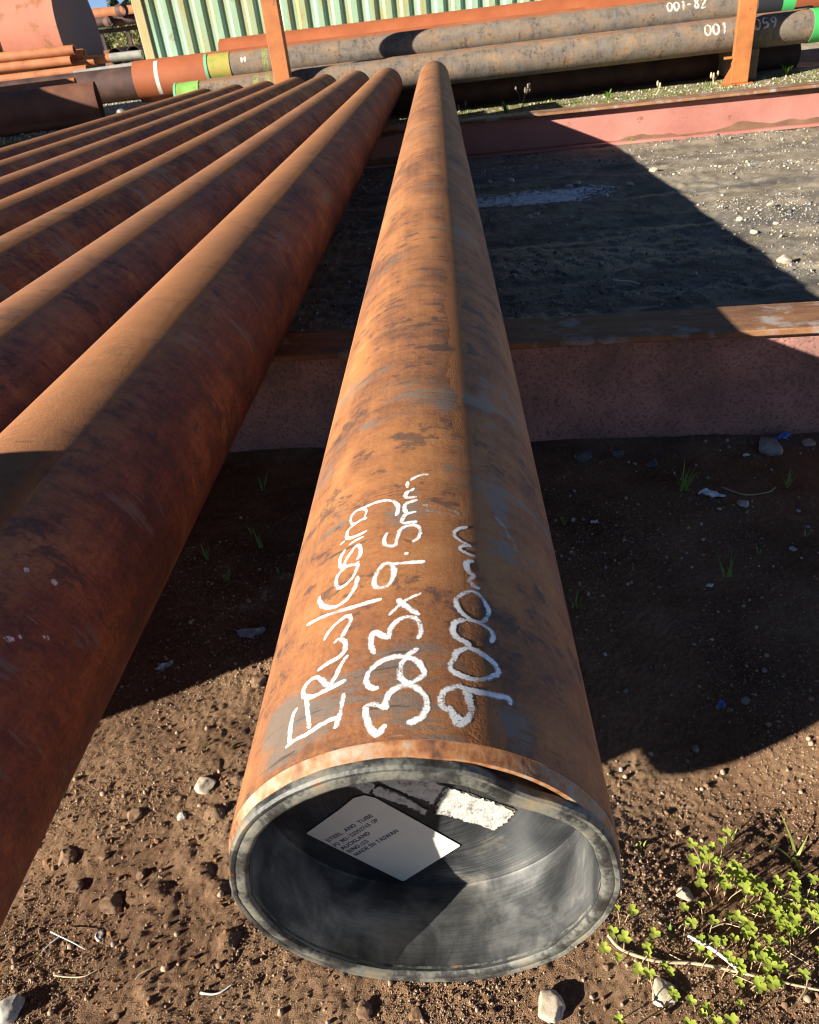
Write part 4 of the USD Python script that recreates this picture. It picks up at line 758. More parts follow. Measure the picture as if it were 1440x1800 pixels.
# white stencilled numbers, brushed by hand: digits as strokes in (along, up) units of the letter height
DIG = {'0': [[(.35 + .27 * math.cos(k_ * .5236 + 2), .5 + .48 * math.sin(k_ * .5236 + 2)) for k_ in range(13)]], '1': [[(.25, .8), (.4, 1), (.36, 0)]], '-': [[(.05, .5), (.5, .52)]],
       '8': [[(.55, .85), (.3, 1), (.15, .75), (.5, .4), (.45, .05), (.15, .1), (.2, .4), (.55, .85)]], '2': [[(.1, .8), (.35, 1), (.55, .75), (.1, .03), (.6, .03)]],
       '5': [[(.6, 1), (.2, 1), (.15, .55), (.5, .55), (.55, .2), (.1, .02)]], '9': [[(.55, .7), (.3, .5), (.12, .75), (.35, 1), (.55, .8), (.5, .4), (.35, 0)]]}
def number(parent, text, r, y0, phi0, hgt, mat, label, adv=0.78, half=0.011):
    """text runs along the pipe on its front side; phi0: angle below the top towards the viewer of the text's middle"""
    st = []
    for k, ch in enumerate(text):
        for s in DIG[ch]:
            # side facing the camera is local +x (towards -world y)
            st.append(([(math.pi / 2 - (phi0 - (v_ - 0.5) * hgt / r) , y0 + (k * adv + u_) * hgt) for u_, v_ in s], 1.0))
    part(parent, 'painted_number', ribbon(st, r, half, step=0.008, seed=len(text), lift=0.001), mat, True, label=label)
number(upp, '001-82', UP_R, 5.48, 0.98, 0.10, M['worn_white'], 'white brushed number 001-82')
number(low, '001', LOW_R, 5.98, 1.02, 0.115, M['worn_white'], 'white brushed number 001')
number(low, '059', LOW_R, 6.52, 1.02, 0.115, M['worn_white'], 'white brushed number 059')
number(upp, '11', UP_R, 0.42, 1.15, 0.05, M['white_paint'], 'small white paint marks')

# orange primed pipes behind
big, _ = casing('casing_pipe', 'wide orange primed pipe end with white tape strip, left of the green caps', 11.35, 0.205, 0.245, -4.02, 2.0, M['primer'])

part(big, 'tape_strip', lathe_y([(0.2462, 0.30), (0.2462, 0.35), (0.2446, 0.35), (0.2446, 0.30)], 96, closed=True).slice_plane([0.15, 0, 0.02], [0.8, 0, 0.15]), M['straw_white'], 40)
casing('casing_pipe', 'long orange primed pipe lying behind the upper grey casing', 12.05, 0.30, 0.28, -2.98, 7.5, M['primer'])

single('timber_bearer', box(2.05, 0.17, 0.185, (-1.89, 0.188, 0.257), 0.006), M['timber'], 'unseen timber added across the near ends of the row to shade the second pipe', 'bearer')  # out-of-view timber, added to cast the shadow edge on the second pipe
# timber bearers that carry the racked pipes
for k, x in enumerate((-2.2, 3.55)):
    single('timber_bearer', moved(box(0.16, 2.5, 0.30, bevel=0.008), (x, 10.75, -0.280)), M['timber'], 'dark timber bearer under the ' + ('left end', 'right end')[k] + ' of the racked casings', 'bearer')

# ------------------------------------------------------------------ rusty stanchions
def post(label, x, y, z0, rot, h=1.7, w=0.185, d=0.11):
    t = thing('steel_post', label, 'steel post', (x, y, z0), rot)
    part(t, 'upright', box(w, d, h, (0, 0, h / 2 + 0.0155), 0.006), M['post'], 30)
    part(t, 'base_plate', box(w + 0.16, d + 0.10, 0.015, (-0.03, 0, 0.0075), 0.003), M['post'], 30)
    gs = trimesh.creation.extrude_polygon(Polygon([(-w / 2 - 0.001, 0.016), (-w / 2 - 0.095, 0.016), (-w / 2 - 0.085, 0.05), (-w / 2 - 0.001, 0.20)]), 0.010, engine='earcut')
    v = gs.vertices.copy(); gs.vertices = np.stack([v[:, 0], v[:, 2] - d / 2 + 0.01, v[:, 1]], 1); gs.fix_normals()
    part(t, 'gusset', gs, M['post'], False)
    part(t, 'bracket', box(0.09, 0.05, 0.025, (-w / 2 - 0.046, -0.01, 0.27), 0.003), M['post'], 30)
post('rusty steel post standing right, in front of the painted numbers', 3.42, 9.44, -0.455, -0.16)
post('rusty steel post standing left, in front of the green container', -1.70, 9.32, -0.455, -0.10)

# ------------------------------------------------------------------ container
ct = thing('shipping_container', 'pale green corrugated shipping container streaked with rust', 'container', (-4.78, 14.0, -0.08), 0.036)
def corrugated(ln, z0, z1, period=0.278, depth=0.045):
    xs, ds = [], []
    k = int(ln / period)
    for i in range(k):
        o = i * period
        xs += [o, o + 0.10, o + 0.145, o + 0.235]; ds += [0, 0, depth, depth]
    xs, ds = np.array(xs), np.array(ds)
    n = len(xs)
    v = np.vstack([np.stack([xs, ds, np.full(n, z0)], 1), np.stack([xs, ds, np.full(n, z1)], 1), np.stack([xs, ds + 0.003, np.full(n, z0)], 1), np.stack([xs, ds + 0.003, np.full(n, z1)], 1)])
    i = np.arange(n - 1)
    f = np.vstack([np.stack([i, i + 1, n + i + 1, n + i], 1), np.stack([2 * n + i, 3 * n + i, 3 * n + i + 1, 2 * n + i + 1], 1)])
    return (v, f)
part(ct, 'front_wall', tuple((a + np.array([0.162, 0.012, 0])) if i == 0 else a for i, a in enumerate(corrugated(11.8, 0.17, 2.45))), M['container'], False)
part(ct, 'corner_post', box(0.16, 0.16, 2.6, (0.08, 0.06, 1.3), 0.01), M['container_rust'], 30)
part(ct, 'corner_post', box(0.16, 0.16, 2.6, (12.1, 0.06, 1.3), 0.01), M['container_rust'], 30)
part(ct, 'bottom_rail', box(11.85, 0.10, 0.16, (6.09, 0.052, 0.085), 0.006), M['container_rust'], 30)
part(ct, 'top_rail', box(11.85, 0.10, 0.12, (6.09, 0.052, 2.515), 0.006), M['container'], 30)
part(ct, 'roof', box(12.0, 2.2, 0.03, (6.09, 1.25, 2.56), 0.006), M['container'], 30)
part(ct, 'end_wall', box(0.04, 2.2, 2.4, (0.06, 1.25, 1.3), 0.006), M['container'], 30)
part(ct, 'back_wall', box(11.9, 0.04, 2.4, (6.09, 2.38, 1.3), 0.006), M['container'], 30)

# ------------------------------------------------------------------ left background: stacks, tank, far rack
def lying(name, label, p0, p1, r, mat, group=None, wall=0.01, cat_='steel pipe', n=48):
    p0, p1 = np.array(p0, float), np.array(p1, float)
    t = thing(name, label, cat_, matrix=frame_y(p0, p1), group=group)
    ln = np.linalg.norm(p1 - p0)
    part(t, 'pipe_body', lathe_y([(r, 0), (r, ln * 0.5), (r, ln), (r - wall, ln), (r - wall, 0)], n, closed=True), mat, 40)
    return t, ln
t, ln = lying('pipe_stub', 'short brown pipe lying beyond the far left pipe of the row', (-7.2, 9.35, 0.135), (-4.20, 10.12, 0.105), 0.235, M['brown_rust'])
lying('thin_pipe', 'thin tan pipe resting behind the brown pipe stub', (-7.6, 10.75, 0.345), (-4.80, 11.0, 0.335), 0.05, M['orange_rust'])
single('rubble_lump', trimesh.Trimesh(trimesh.creation.icosphere(2).vertices * np.array([0.09, 0.07, 0.085]) * (0.8 + 0.45 * meshkit.fbm(trimesh.creation.icosphere(2).vertices * 2.0 + 9, 3, 4))[:, None] + np.array([-3.95, 10.05, -0.06]), trimesh.creation.icosphere(2).faces), M['st_white'], 'pale lump of rubble at the open end of the brown pipe stub', 'rubble', smooth=False)
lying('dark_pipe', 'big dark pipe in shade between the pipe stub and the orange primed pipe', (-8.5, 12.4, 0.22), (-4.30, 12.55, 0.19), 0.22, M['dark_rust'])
STK = [((-9.5, 14.0, 0.79), (-5.98, 14.1, 0.715), 'topmost tan pipe of the small stack before the pink tank'), ((-9.5, 14.0, 0.635), (-6.08, 14.1, 0.575), 'middle tan pipe of the small stack before the pink tank'),
       ((-7.36, 13.9, 0.425), (-5.82, 14.0, 0.415), 'lowest bright orange pipe of the small stack before the pink tank'), ((-9.5, 14.16, 0.70), (-5.90, 14.26, 0.645), 'upper rear pipe of the small stack, its dark mouth showing'),
       ((-9.5, 14.16, 0.53), (-5.75, 14.26, 0.525), 'lower rear pipe of the small stack, its dark mouth showing'), ((-9.5, 13.9, 0.46), (-7.42, 13.9, 0.435), 'short pipe at the far left of the small stack')]
for a, b, lab_ in STK:
    lying('stack_pipe', lab_, a, b, 0.074, M['orange_rust'], 'small stack of tan pipes')
single('timber_bearer', moved(box(0.12, 1.6, 0.40, bevel=0.008), (-6.6, 13.9, 0.12)), M['timber'], 'timber bearer under the small stack of tan pipes', 'bearer')
t, ln = lying('two_tone_pipe', 'orange pipe with a bare grey end, right of the small stack', (-6.6, 14.3, 0.555), (-4.95, 14.35, 0.53), 0.066, M['orange_rust'])
sleeve(t, 'bare_end', 0.0675, 0.05, ln - 0.55, ln + 0.001, M['dull_steel'])
lying('thin_pipe', 'thin dark pipe with a lit top edge under the two-tone pipe', (-5.85, 13.5, 0.385), (-4.5, 13.55, 0.40), 0.05, M['dull_steel'])
for k, (x, lab_) in enumerate(((-6.02, 'left purple-brown pipe mouth beside the container corner'), (-5.66, 'right purple-brown pipe mouth beside the container corner'))):
    lying('end_on_pipe', lab_, (x, 16.0, 0.54), (x - 0.6, 21.0, 0.54), 0.145, M['dark_rust'], 'purple-brown pipes seen end on')
single('timber_bearer', moved(box(1.4, 0.2, 0.40, bevel=0.008), (-5.9, 16.4, 0.17)), M['timber'], 'timber bearer under the purple-brown pipe mouths', 'bearer')

# the tank
tk = thing('storage_tank', 'big pink-orange steel tank with a dark flat end', 'tank', matrix=frame_y(np.array([-14.0, 17.9, 1.05]), np.array([-7.42, 18.1, 1.05])))
tl = math.hypot(6.58, 0.2)
part(tk, 'shell', lathe_y([(1.15, 0), (1.15, tl * .5), (1.15, tl)], 96), M['tank'], 40)
part(tk, 'end_plate', lathe_y([(1.149, tl - 0.001), (1.12, tl + 0.012), (0.6, tl + 0.012), (0.001, tl + 0.012)], 96), M['tank_end'], 30)
part(tk, 'end_plate', lathe_y([(1.149, 0.001), (1.12, -0.012), (0.001, -0.012)], 96), M['tank_end'], 30)
ws = lathe_y([(1.151, tl - 1.34), (1.175, tl - 1.33), (1.175, tl - 1.29), (1.151, tl - 1.28)], 96)
ws.vertices[:, 1] += 0.03 * np.sin(np.arctan2(ws.vertices[:, 0], ws.vertices[:, 2]) * 9)
part(tk, 'seam_strip', ws, M['dark_rust'], 30, label='ragged dark seam around the shell')
for y in (1.2, 5.2):
    part(tk, 'saddle', moved(box(1.6, 0.25, 0.5), (0, y, -1.22)), M['dark_rust'], False)

# far pipe rack
rk = thing('pipe_rack', 'far steel rack on dark posts carrying orange pipes', 'rack', (-9.6, 27.0, 0.0))
for k in range(6):
    part(rk, 'rack_post', box(0.09, 0.09, 1.32, (-2.2 + k * 0.72 + (0.12 if k % 2 else 0), 0, 0.60)), M['dark_rust'], False)
part(rk, 'rack_beam', box(5.2, 0.14, 0.12, (0.2, 0, 1.20)), M['dark_rust'], False)
part(rk, 'base_beam', box(5.2, 0.3, 0.62, (0.2, -0.1, 0.40)), M['brown_rust'], False)
lying('rack_pipe', 'orange pipe topmost on the far rack', (-12.4, 27.0, 1.72), (-7.1, 27.1, 1.56), 0.16, M['orange_rust'], 'pipes on the far rack')
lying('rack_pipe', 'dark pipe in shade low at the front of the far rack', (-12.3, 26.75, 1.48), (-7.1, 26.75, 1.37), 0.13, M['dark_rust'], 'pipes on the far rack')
for x, z, w in ((-9.28, 1.66, 0.16), (-8.72, 1.50, 0.12), (-8.52, 1.54, 0.10), (-9.75, 1.42, 0.14)):
    lying('end_on_pipe', 'dark pipe mouth ' + {0.16: 'tallest', 0.12: 'second from right', 0.10: 'rightmost', 0.14: 'leftmost'}[w] + ' against the pipes of the far rack', (x, 26.45, z), (x - 0.2, 26.6, z), w, M['dark_rust'], 'dark pipe mouths on the far rack')

def leaf_cloud(centre, radii, n, size, seed, squash=1.0, cone=False):
    rng = np.random.default_rng(seed)
    if cone:
        h = rng.random(n) ** 1.3
        a = rng.random(n) * 2 * np.pi
        rr = (1 - h) * (0.35 + 0.65 * rng.random(n)) * (0.75 + 0.5 * np.sin(h * 40) ** 2)
        p = np.stack([np.cos(a) * rr * radii[0], np.sin(a) * rr * radii[1], h * radii[2]], 1)
    else:
        d = rng.normal(size=(n, 3)); d /= np.linalg.norm(d, axis=1, keepdims=True)
        p = d * (rng.random(n) ** 0.4)[:, None] * np.array(radii)
        p *= (0.7 + 0.6 * meshkit.fbm(d * 2.2 + seed, 3, seed))[:, None]
    p = p + np.array(centre)
    u = rng.normal(size=(n, 3)); u /= np.linalg.norm(u, axis=1, keepdims=True)
    w = np.cross(u, rng.normal(size=(n, 3))); w /= np.linalg.norm(w, axis=1, keepdims=True)
    s = size * (0.6 + 0.8 * rng.random((n, 1)))
    v = np.stack([p - u * s, p + w * s * 0.45, p + u * s, p - w * s * 0.45], 1).reshape(-1, 3)
    i = np.arange(n) * 4
    return (v, np.stack([i, i + 1, i + 2, i + 3], 1))
for k, (x, h_) in enumerate(((-21.6, 5.0), (-20.3, 6.1), (-19.2, 5.6), (-17.6, 4.9))):
    t = thing('pine_tree', ['small dark pine, leftmost on the skyline beside the tank', 'tallest dark pine on the skyline', 'dark pine right of the tallest one', 'dark pine nearest the container corner'][k], 'tree', (x, 60, -0.1), group='pines on the far skyline')
    part(t, 'trunk', wire([(0, 0, 0), (0, 0, h_ * 0.9)], 0.14, 6, 0.2), M['bark'], False)
    part(t, 'crown', leaf_cloud((0, 0, 0.6), (1.0, 1.0, h_ - 0.6), 900, 0.22, 70 + k, cone=True), M['pine'], False)
for k in range(7):
    x = -15.5 + k * 1.25
    t = thing('scrub_bush', 'pale scrub bush behind the far rack, number %s from the tank' % ('one', 'two', 'three', 'four', 'five', 'six', 'seven')[k], 'bush', (x, 34 + (k % 3) * 0.6, -0.1), group='scrub behind the far rack')
    part(t, 'stem', wire([(0, 0, 0), (0.1, 0, 0.5)], 0.05, 5), M['bark'], False)
    part(t, 'foliage', leaf_cloud((0, 0, 0.8), (0.95, 0.7, 0.85), 1500, 0.09, 90 + k), M['hedge'], False)
single('hill', (np.array([[-70, 95, -1], [40, 95, -1], [40, 95, 3.2], [-70, 95, 3.2], [-70, 130, -1], [40, 130, -1], [40, 130, 6.0], [-70, 130, 6.0]], float), np.array([[0, 1, 2, 3], [3, 2, 6, 7], [4, 7, 6, 5], [0, 3, 7, 4], [1, 5, 6, 2]])), M['pine'], kind='structure', smooth=False)

# the stack just out of the picture on the left, whose shade falls on the brown and orange pipes
kk = 0
for row in range(4):
    for c in range(5 - row):
        x, z = -8.35 + (c + row * 0.5) * 0.42, -0.10 + 0.22 + row * 0.365
        lying('outer_stack_pipe', 'rusty pipe in the tall stack left of the picture, row %s place %s' % (('one', 'two', 'three', 'four')[row], ('one', 'two', 'three', 'four', 'five')[c]), (x, 5.2, z), (x, 10.2 - 0.12 * ((c * 7 + row * 3) % 4), z), 0.21, M['brown_rust'], 'tall stack left of the picture')
        kk += 1

# ------------------------------------------------------------------ stones, grains
def rock(size, seed, flat=0.62, sub=2):
    rng = np.random.default_rng(seed)
    s = trimesh.creation.icosphere(sub)
    v = s.vertices.copy()
    for _ in range(9):                      # chip flat faces
        d = rng.normal(size=3); d /= np.linalg.norm(d)
        k = 0.55 + 0.35 * rng.random()
        h = v @ d
        v = v - np.outer(np.maximum(h - k, 0), d) * 0.9
    v *= (0.86 + 0.28 * meshkit.fbm(s.vertices * 1.6 + seed, 3, seed))[:, None]
    v *= np.array([1.0, 0.75 + 0.3 * rng.random(), flat * (0.8 + 0.4 * rng.random())])
    v *= size / np.ptp(v[:, 0])
    return trimesh.Trimesh(v, s.faces, process=False)
SL = {0: 'tan angular stone alone beside the clover patch', 1: 'pale broken rock below the capped pipe end', 2: 'grey-tan rock in the lower edge of the clover', 3: 'tan stone on the bare soil left of the capped pipe end', 4: 'round white pebble just left of the capped pipe end', 5: 'grey rock in the lower left corner', 6: 'crusty soil clod beside the lower left pipe', 7: 'largest grey stone against the near beam on the right', 8: 'pinkish stone right of the largest grey stone', 9: 'white stone right of the torn white plastic',
      10: 'small white stone standing in the lower left soil', 27: 'grey block propped at the foot of the far pink beam', 40: 'tan stone by the shadow edge above the near beam', 26: 'brown clod close to the left flank of the chalked pipe', 17: 'broad soil clod under the lower left pipe', 22: 'dark stone under the near beam, nearest the chalked pipe'}
KN = {'tan': 'tan', 'white': 'pale', 'grey': 'grey', 'soil': 'brown', 'dark': 'dark', 'pink': 'pinkish', 'greytan': 'grey-tan'}
for i, (x, y, s, k) in enumerate(STONES):
    s = max(s, 0.008)
    t_s = min(s, 0.09)
    mt = M[{'greytan': 'st_tan'}.get(k, 'st_' + k)]
    place = 'front soil' if y < 1.35 else 'shaded foot of the near beam' if y < 1.6 else 'gravel between the beams'
    lab_ = SL.get(i); grp = None
    if lab_ is None:
        lab_ = 'small %s stone lying on the %s' % (KN[k], place); grp = 'small %s stones on the %s' % (KN[k], place)
    g = rock(t_s * 1.08, 100 + i, 0.75 if i in (7, 27) else 0.36 if i in (1, 2, 6) or k == 'soil' else 0.6, 3 if y < 1.6 else 2)
    if y < 1.6:
        g.vertices = g.vertices * (1 + (0.34 if k == 'soil' else 0.12) * (meshkit.fbm(g.vertices / t_s * (4 if k == 'soil' else 6) + i, 4, i)[:, None] - 0.5) * 2)
    d = np.array([x, y]) - CAM[:2]
    hgt = t_s * 0.25
    x, y = np.array([x, y]) - d * hgt / 1.07
    single('stone', moved(g, (x, y, float(gz(x, y)) + t_s * 0.16), i * 1.3), mt, lab_, 'stone', grp, smooth=25)

def scatter(name, pts, sizes, protos, seed, tilt=True):
    """many small grains as one object"""
    rng = np.random.default_rng(seed)
    path = numbered('/World/' + name)
    pi = UsdGeom.PointInstancer.Define(stage, path)
    targets = []
    for j, (mesh, mat) in enumerate(protos):
        p = usdkit.mesh(stage, '%s/grain_%03d' % (path, j + 1) if j else path + '/grain', mesh, mat, 40)
        targets.append(p.GetPath())
    pi.CreatePrototypesRel().SetTargets(targets)
    n = len(pts)
    q = rng.normal(size=(n, 4)); q /= np.linalg.norm(q, axis=1, keepdims=True)
    pi.CreatePositionsAttr(Vt.Vec3fArray.FromNumpy(np.asarray(pts, np.float32)))
    pi.CreateScalesAttr(Vt.Vec3fArray.FromNumpy(np.repeat(np.asarray(sizes, np.float32)[:, None], 3, 1)))
    qh = Vt.QuathArray([Gf.Quath(float(a), float(b), float(c), float(d)) for a, b, c, d in q])
    pi.CreateOrientationsAttr(qh)
    pi.CreateProtoIndicesAttr(Vt.IntArray.FromNumpy(rng.choice(len(protos), n, p=None).astype(np.int32)))
    tag(pi, kind='stuff')
    return pi
rng = np.random.default_rng(5)
def unit(seed, flat=0.8):
    return rock(1.0, seed, flat, 1)
# soil grains in front
N = 170000
px = rng.uniform(-0.78, 0.72, N); py = 0.02 + 1.30 * rng.random(N) ** 1.5
dens = meshkit.fbm(np.stack([px * 7, py * 7, 0 * px], -1), 3, 77)
keep = rng.random(N) < np.clip((dens - 0.30) * 2.4, 0.15, 1)
px, py = px[keep], py[keep]
sz = 0.0012 * (1 - rng.random(len(px))) ** -0.31
sz = np.minimum(sz, 0.009)
pz = gz(px, py) + sz * 0.22
scatter('soil_grains', np.stack([px, py, pz], 1), sz, [(unit(301), M['st_soil']), (unit(302), M['st_soil']), (unit(303), M['st_soil2']), (unit(304), M['st_soil']), (unit(305), M['st_soil2']), (unit(306), M['st_soil'])], 11)
N = 500
px = rng.uniform(-0.72, -0.30, N); py = 0.08 + 0.4 * rng.random(N)
sz = np.minimum(0.0022 * (1 - rng.random(N)) ** -0.4, 0.009)
scatter('rust_flakes', np.stack([px, py, gz(px, py) + sz * .2], 1), sz, [(unit(311, .4), M['st_rust']), (unit(312, .4), M['st_rust'])], 12)
# pale specks on the shaded soil
N = 420
px = rng.uniform(0.2, 1.2, N); py = rng.uniform(0.5, 1.5, N)
sz = np.minimum(0.0025 * (1 - rng.random(N)) ** -0.55, 0.011)
scatter('pale_specks', np.stack([px, py, gz(px, py) + sz * .2], 1), sz, [(unit(321), M['st_white']), (unit(322), M['st_grey'])], 13)
# gravel between the beams, in bands
N = 110000
px = rng.uniform(-1.6, 4.6, N); py = 1.75 + 4.75 * rng.random(N) ** 1.1
band = meshkit.fbm(np.stack([px * 0.45, (py - RUT * px) * 3.0, 0 * px], -1), 3, 31)
clump = meshkit.fbm(np.stack([px * 3, py * 6, 0 * px], -1), 3, 99)
edge = np.exp(-((py + 0.1 * px - 1.95) / 0.22) ** 2) + 0.7 * smooth01(py, 4.6, 6.0) + 0.5 * np.exp(-((py - 2.9) / 0.3) ** 2)
keep = rng.random(N) < np.clip((band - 0.5) * 2.6 + (clump - 0.5) * 1.6 + 0.8 * edge + 0.25 * smooth01(px - 0.25 * py, 0.2, 0.9), 0.05, 1)
px, py = px[keep], py[keep]
sz = np.minimum(0.0038 * (1 - rng.random(len(px))) ** -0.36, 0.020)
scatter('gravel', np.stack([px, py, gz(px, py) + sz * 0.15], 1), sz, [(unit(331, .6), M['st_grey']), (unit(332, .6), M['st_white']), (unit(333, .6), M['st_tan']), (unit(334, .6), M['st_tan']), (unit(335, .6), M['st_dark'])], 14)
# pale broken patch laid just over the ground between the beams
sx_, sy_ = np.meshgrid(np.linspace(0.18, 1.35, 60), np.linspace(4.1, 5.1, 50))
sz_ = gz(sx_, sy_) + 0.004
ii_ = (np.arange(49)[:, None] * 60 + np.arange(59)[None]).ravel()
sf_ = np.stack([ii_, ii_ + 1, ii_ + 61, ii_ + 60], 1)
cy_ = 4.72 - 0.10 * (sx_ - 0.6)
rr_ = np.sqrt(((sx_ - 0.62) / 0.66) ** 2 + ((sy_ - cy_) / 0.24) ** 2) + 0.7 * (meshkit.fbm(np.stack([sx_ * 3, sy_ * 9, 0 * sx_], -1), 4, 3) - 0.5)
sf_ = sf_[(rr_.ravel()[sf_] < 1.0).all(1)]
M['pale_patch'] = chalk_look('pale_patch_look', (0.72, 0.73, 0.74), cut=(0.35, 0.52), scale=34.0, edge=0.22)
sq_, sf2_ = np.unique(sf_, return_inverse=True)
sv_ = np.stack([sx_, sy_, sz_], -1).reshape(-1, 3)[sq_]
tag(usdkit.mesh(stage, '/World/dried_silt', (sv_, np.vstack([sf2_.reshape(sf_.shape)[:, [0, 1, 2]], sf2_.reshape(sf_.shape)[:, [0, 2, 3]]])), M['pale_patch'], True, uv=np.stack([0.5 + 0.5 * rr_.ravel()[sq_], 0 * sq_], 1)), kind='stuff')
# grit behind the far beam and the gravel apron on the far left
N = 9000
px = rng.uniform(-0.8, 5.0, N); py = rng.uniform(6.6, 10.0, N)
sz = np.minimum(0.007 * (1 - rng.random(N)) ** -0.4, 0.035)
scatter('gravel', np.stack([px, py, gz(px, py) + sz * .15], 1), sz, [(unit(341, .6), M['st_grey']), (unit(342, .6), M['st_tan'])], 15)
N = 7000
px = rng.uniform(-5.5, -2.7, N); py = rng.uniform(9.4, 12.2, N)
sz = np.minimum(0.010 * (1 - rng.random(N)) ** -0.35, 0.04)
scatter('gravel', np.stack([px, py, gz(px, py) + sz * .15], 1), sz, [(unit(351, .6), M['st_tan']), (unit(352, .6), M['st_white'])], 16)

# ------------------------------------------------------------------ plants
def blade(h, w, bend, a, n=5, lean=0.2):
    t = np.linspace(0, 1, n)
    out = np.array([math.cos(a), math.sin(a), 0])
    side = np.array([-math.sin(a), math.cos(a), 0])
    c = np.outer(t * h * (1 - 0.25 * bend * t), [0, 0, 1]) + np.outer((lean * t + bend * t ** 2) * h * 0.6, out)
    wd = w * (1 - t ** 1.6) + w * 0.04
    v = np.vstack([c + side * wd[:, None] / 2, c - side * wd[:, None] / 2])
    i = np.arange(n - 1)
    return trimesh.Trimesh(v, np.vstack([np.stack([i, i + 1, n + i + 1], 1), np.stack([i, n + i + 1, n + i], 1)]), process=False)
GL = {0: 'largest green grass tuft in the shade before the near beam', 1: 'small grass tuft at the right edge before the near beam', 2: 'three-bladed grass sprig spread flat in the shade on the right', 3: 'short grass sprig beside the right flank of the chalked pipe', 12: 'pale sunlit grass tuft at the right edge above the clover', 13: 'tiny sunlit grass sprig right of the capped pipe end', 14: 'small sunlit grass sprig above the clover', 15: 'thin grass spike inside the left of the clover', 6: 'tallest grass sprig between the two nearest pipes'}
for i, (x, y, h_, n) in enumerate(GRASS):
    rng = np.random.default_rng(400 + i)
    sun_lit = i in (12, 13, 14, 16, 17)
    lab_ = GL.get(i)
    side = 'between the two nearest pipes' if x < 0 else 'in the shade right of the chalked pipe'
    d = np.array([x, y]) - CAM[:2]
    x, y = np.array([x, y]) - d * (h_ * 0.3) / 1.07
    t = thing('grass_tuft', lab_ or 'sparse thin grass sprig ' + side, 'grass tuft', (x, y, float(gz(x, y)) - 0.003), group=None if lab_ else 'thin grass sprigs ' + side)
    for k in range(n):
        a = rng.random() * 2 * np.pi
        part(t, 'blade', moved(blade(h_ * (0.55 + 0.5 * rng.random()), 0.0042 + 0.0022 * rng.random(), (0.9 if i == 2 else 0.3) * rng.random() + (0.9 if i in (2, 12) else 0.1), a, lean=0.9 if i in (2, 12) else 0.45), (rng.normal(0, 0.006 if n > 8 else 0.003), rng.normal(0, 0.004), 0)), M['grass_pale' if sun_lit else 'grass'], True)

def clover(seed, h_):
    """stem and three round leaflets"""
    rng = np.random.default_rng(seed)
    lean = rng.normal(0, 0.25, 2) * h_
    stem = wire(resample([(0, 0, 0), (lean[0] * 0.3, lean[1] * 0.3, h_ * 0.5), (lean[0], lean[1], h_)], 0.006), 0.0007, 5)
    leaves = []
    r = 0.0029 + 0.0019 * rng.random()
    a0 = rng.random() * 6.28
    for k in range(3):
        a = a0 + k * 2.094 + rng.normal(0, 0.12)
        out = np.array([math.cos(a), math.sin(a), 0]); side = np.array([-math.sin(a), math.cos(a), 0])
        tilt = 0.10 + 0.25 * rng.random()
        ring = []
        for th in np.linspace(0, 2 * np.pi, 12, endpoint=False):
            u_, w_ = 0.5 - 0.5 * math.cos(th), 0.52 * math.sin(th)
            if abs(th - math.pi) < 0.3:
                u_ -= 0.16
            ring.append(out * u_ * 2 * r + side * w_ * 2 * r * (0.75 + 0.35 * u_) + np.array([0, 0, tilt * u_ * 2 * r + 0.0012 * abs(w_) * 2]))
        cpt = out * r * 1.0 + np.array([0, 0, tilt * r - 0.0004])
        v = np.vstack([ring, [cpt]]) + np.array([lean[0], lean[1], h_])
        leaves.append(trimesh.Trimesh(v, np.array([[j, (j + 1) % 12, 12] for j in range(12)]), process=False))
    return stem, leaves
classes = []
UsdGeom.Scope.Define(stage, '/World/Looks')
for k in range(8):
    path = '/World/clover_class_%03d' % (k + 1)
    cp_ = stage.CreateClassPrim(path)
    stem, leaves = clover(500 + k, 0.026 + 0.004 * (k % 4))
    usdkit.mesh(stage, path + '/stem', stem, M['clover_stem'], True)
    for j, lf in enumerate(leaves):
        usdkit.mesh(stage, path + ('/leaf' if j == 0 else '/leaf_%03d' % j), lf, M['clover'], True)
    classes.append(path)
rng = np.random.default_rng(44)
def put_clover(x, y, k, s, rz):
    path = numbered('/World/clover_plant')
    x_ = UsdGeom.Xform.Define(stage, path)
    x_.AddTranslateOp().Set(Gf.Vec3d(float(x), float(y), float(gz(x, y)) - 0.002))
    x_.AddRotateZOp().Set(float(rz)); x_.AddScaleOp().Set(Gf.Vec3f(float(s)))
    x_.GetPrim().GetReferences().AddInternalReference(classes[k])
    x_.GetPrim().SetInstanceable(True)
    tag(x_, 'bright green clover sprig in the patch right of the capped pipe end', 'clover', 'clover sprigs right of the capped pipe end')
for i, (x, y) in enumerate(CLOVER):
    for rep in range(1 + (i % 3 == 0) + (x > 0.39 and y > 0.17)):
        k = int(rng.integers(0, 8)); s = rng.uniform(0.8, 1.15)
        h_ = (0.026 + 0.004 * (k % 4)) * s
        d = np.array([x, y]) - CAM[:2]
        q = np.array([x, y]) - d * h_ / 1.07 + (rng.normal(0, 0.011, 2) if rep else 0)
        put_clover(q[0], q[1], k, s, rng.uniform(0, 360))

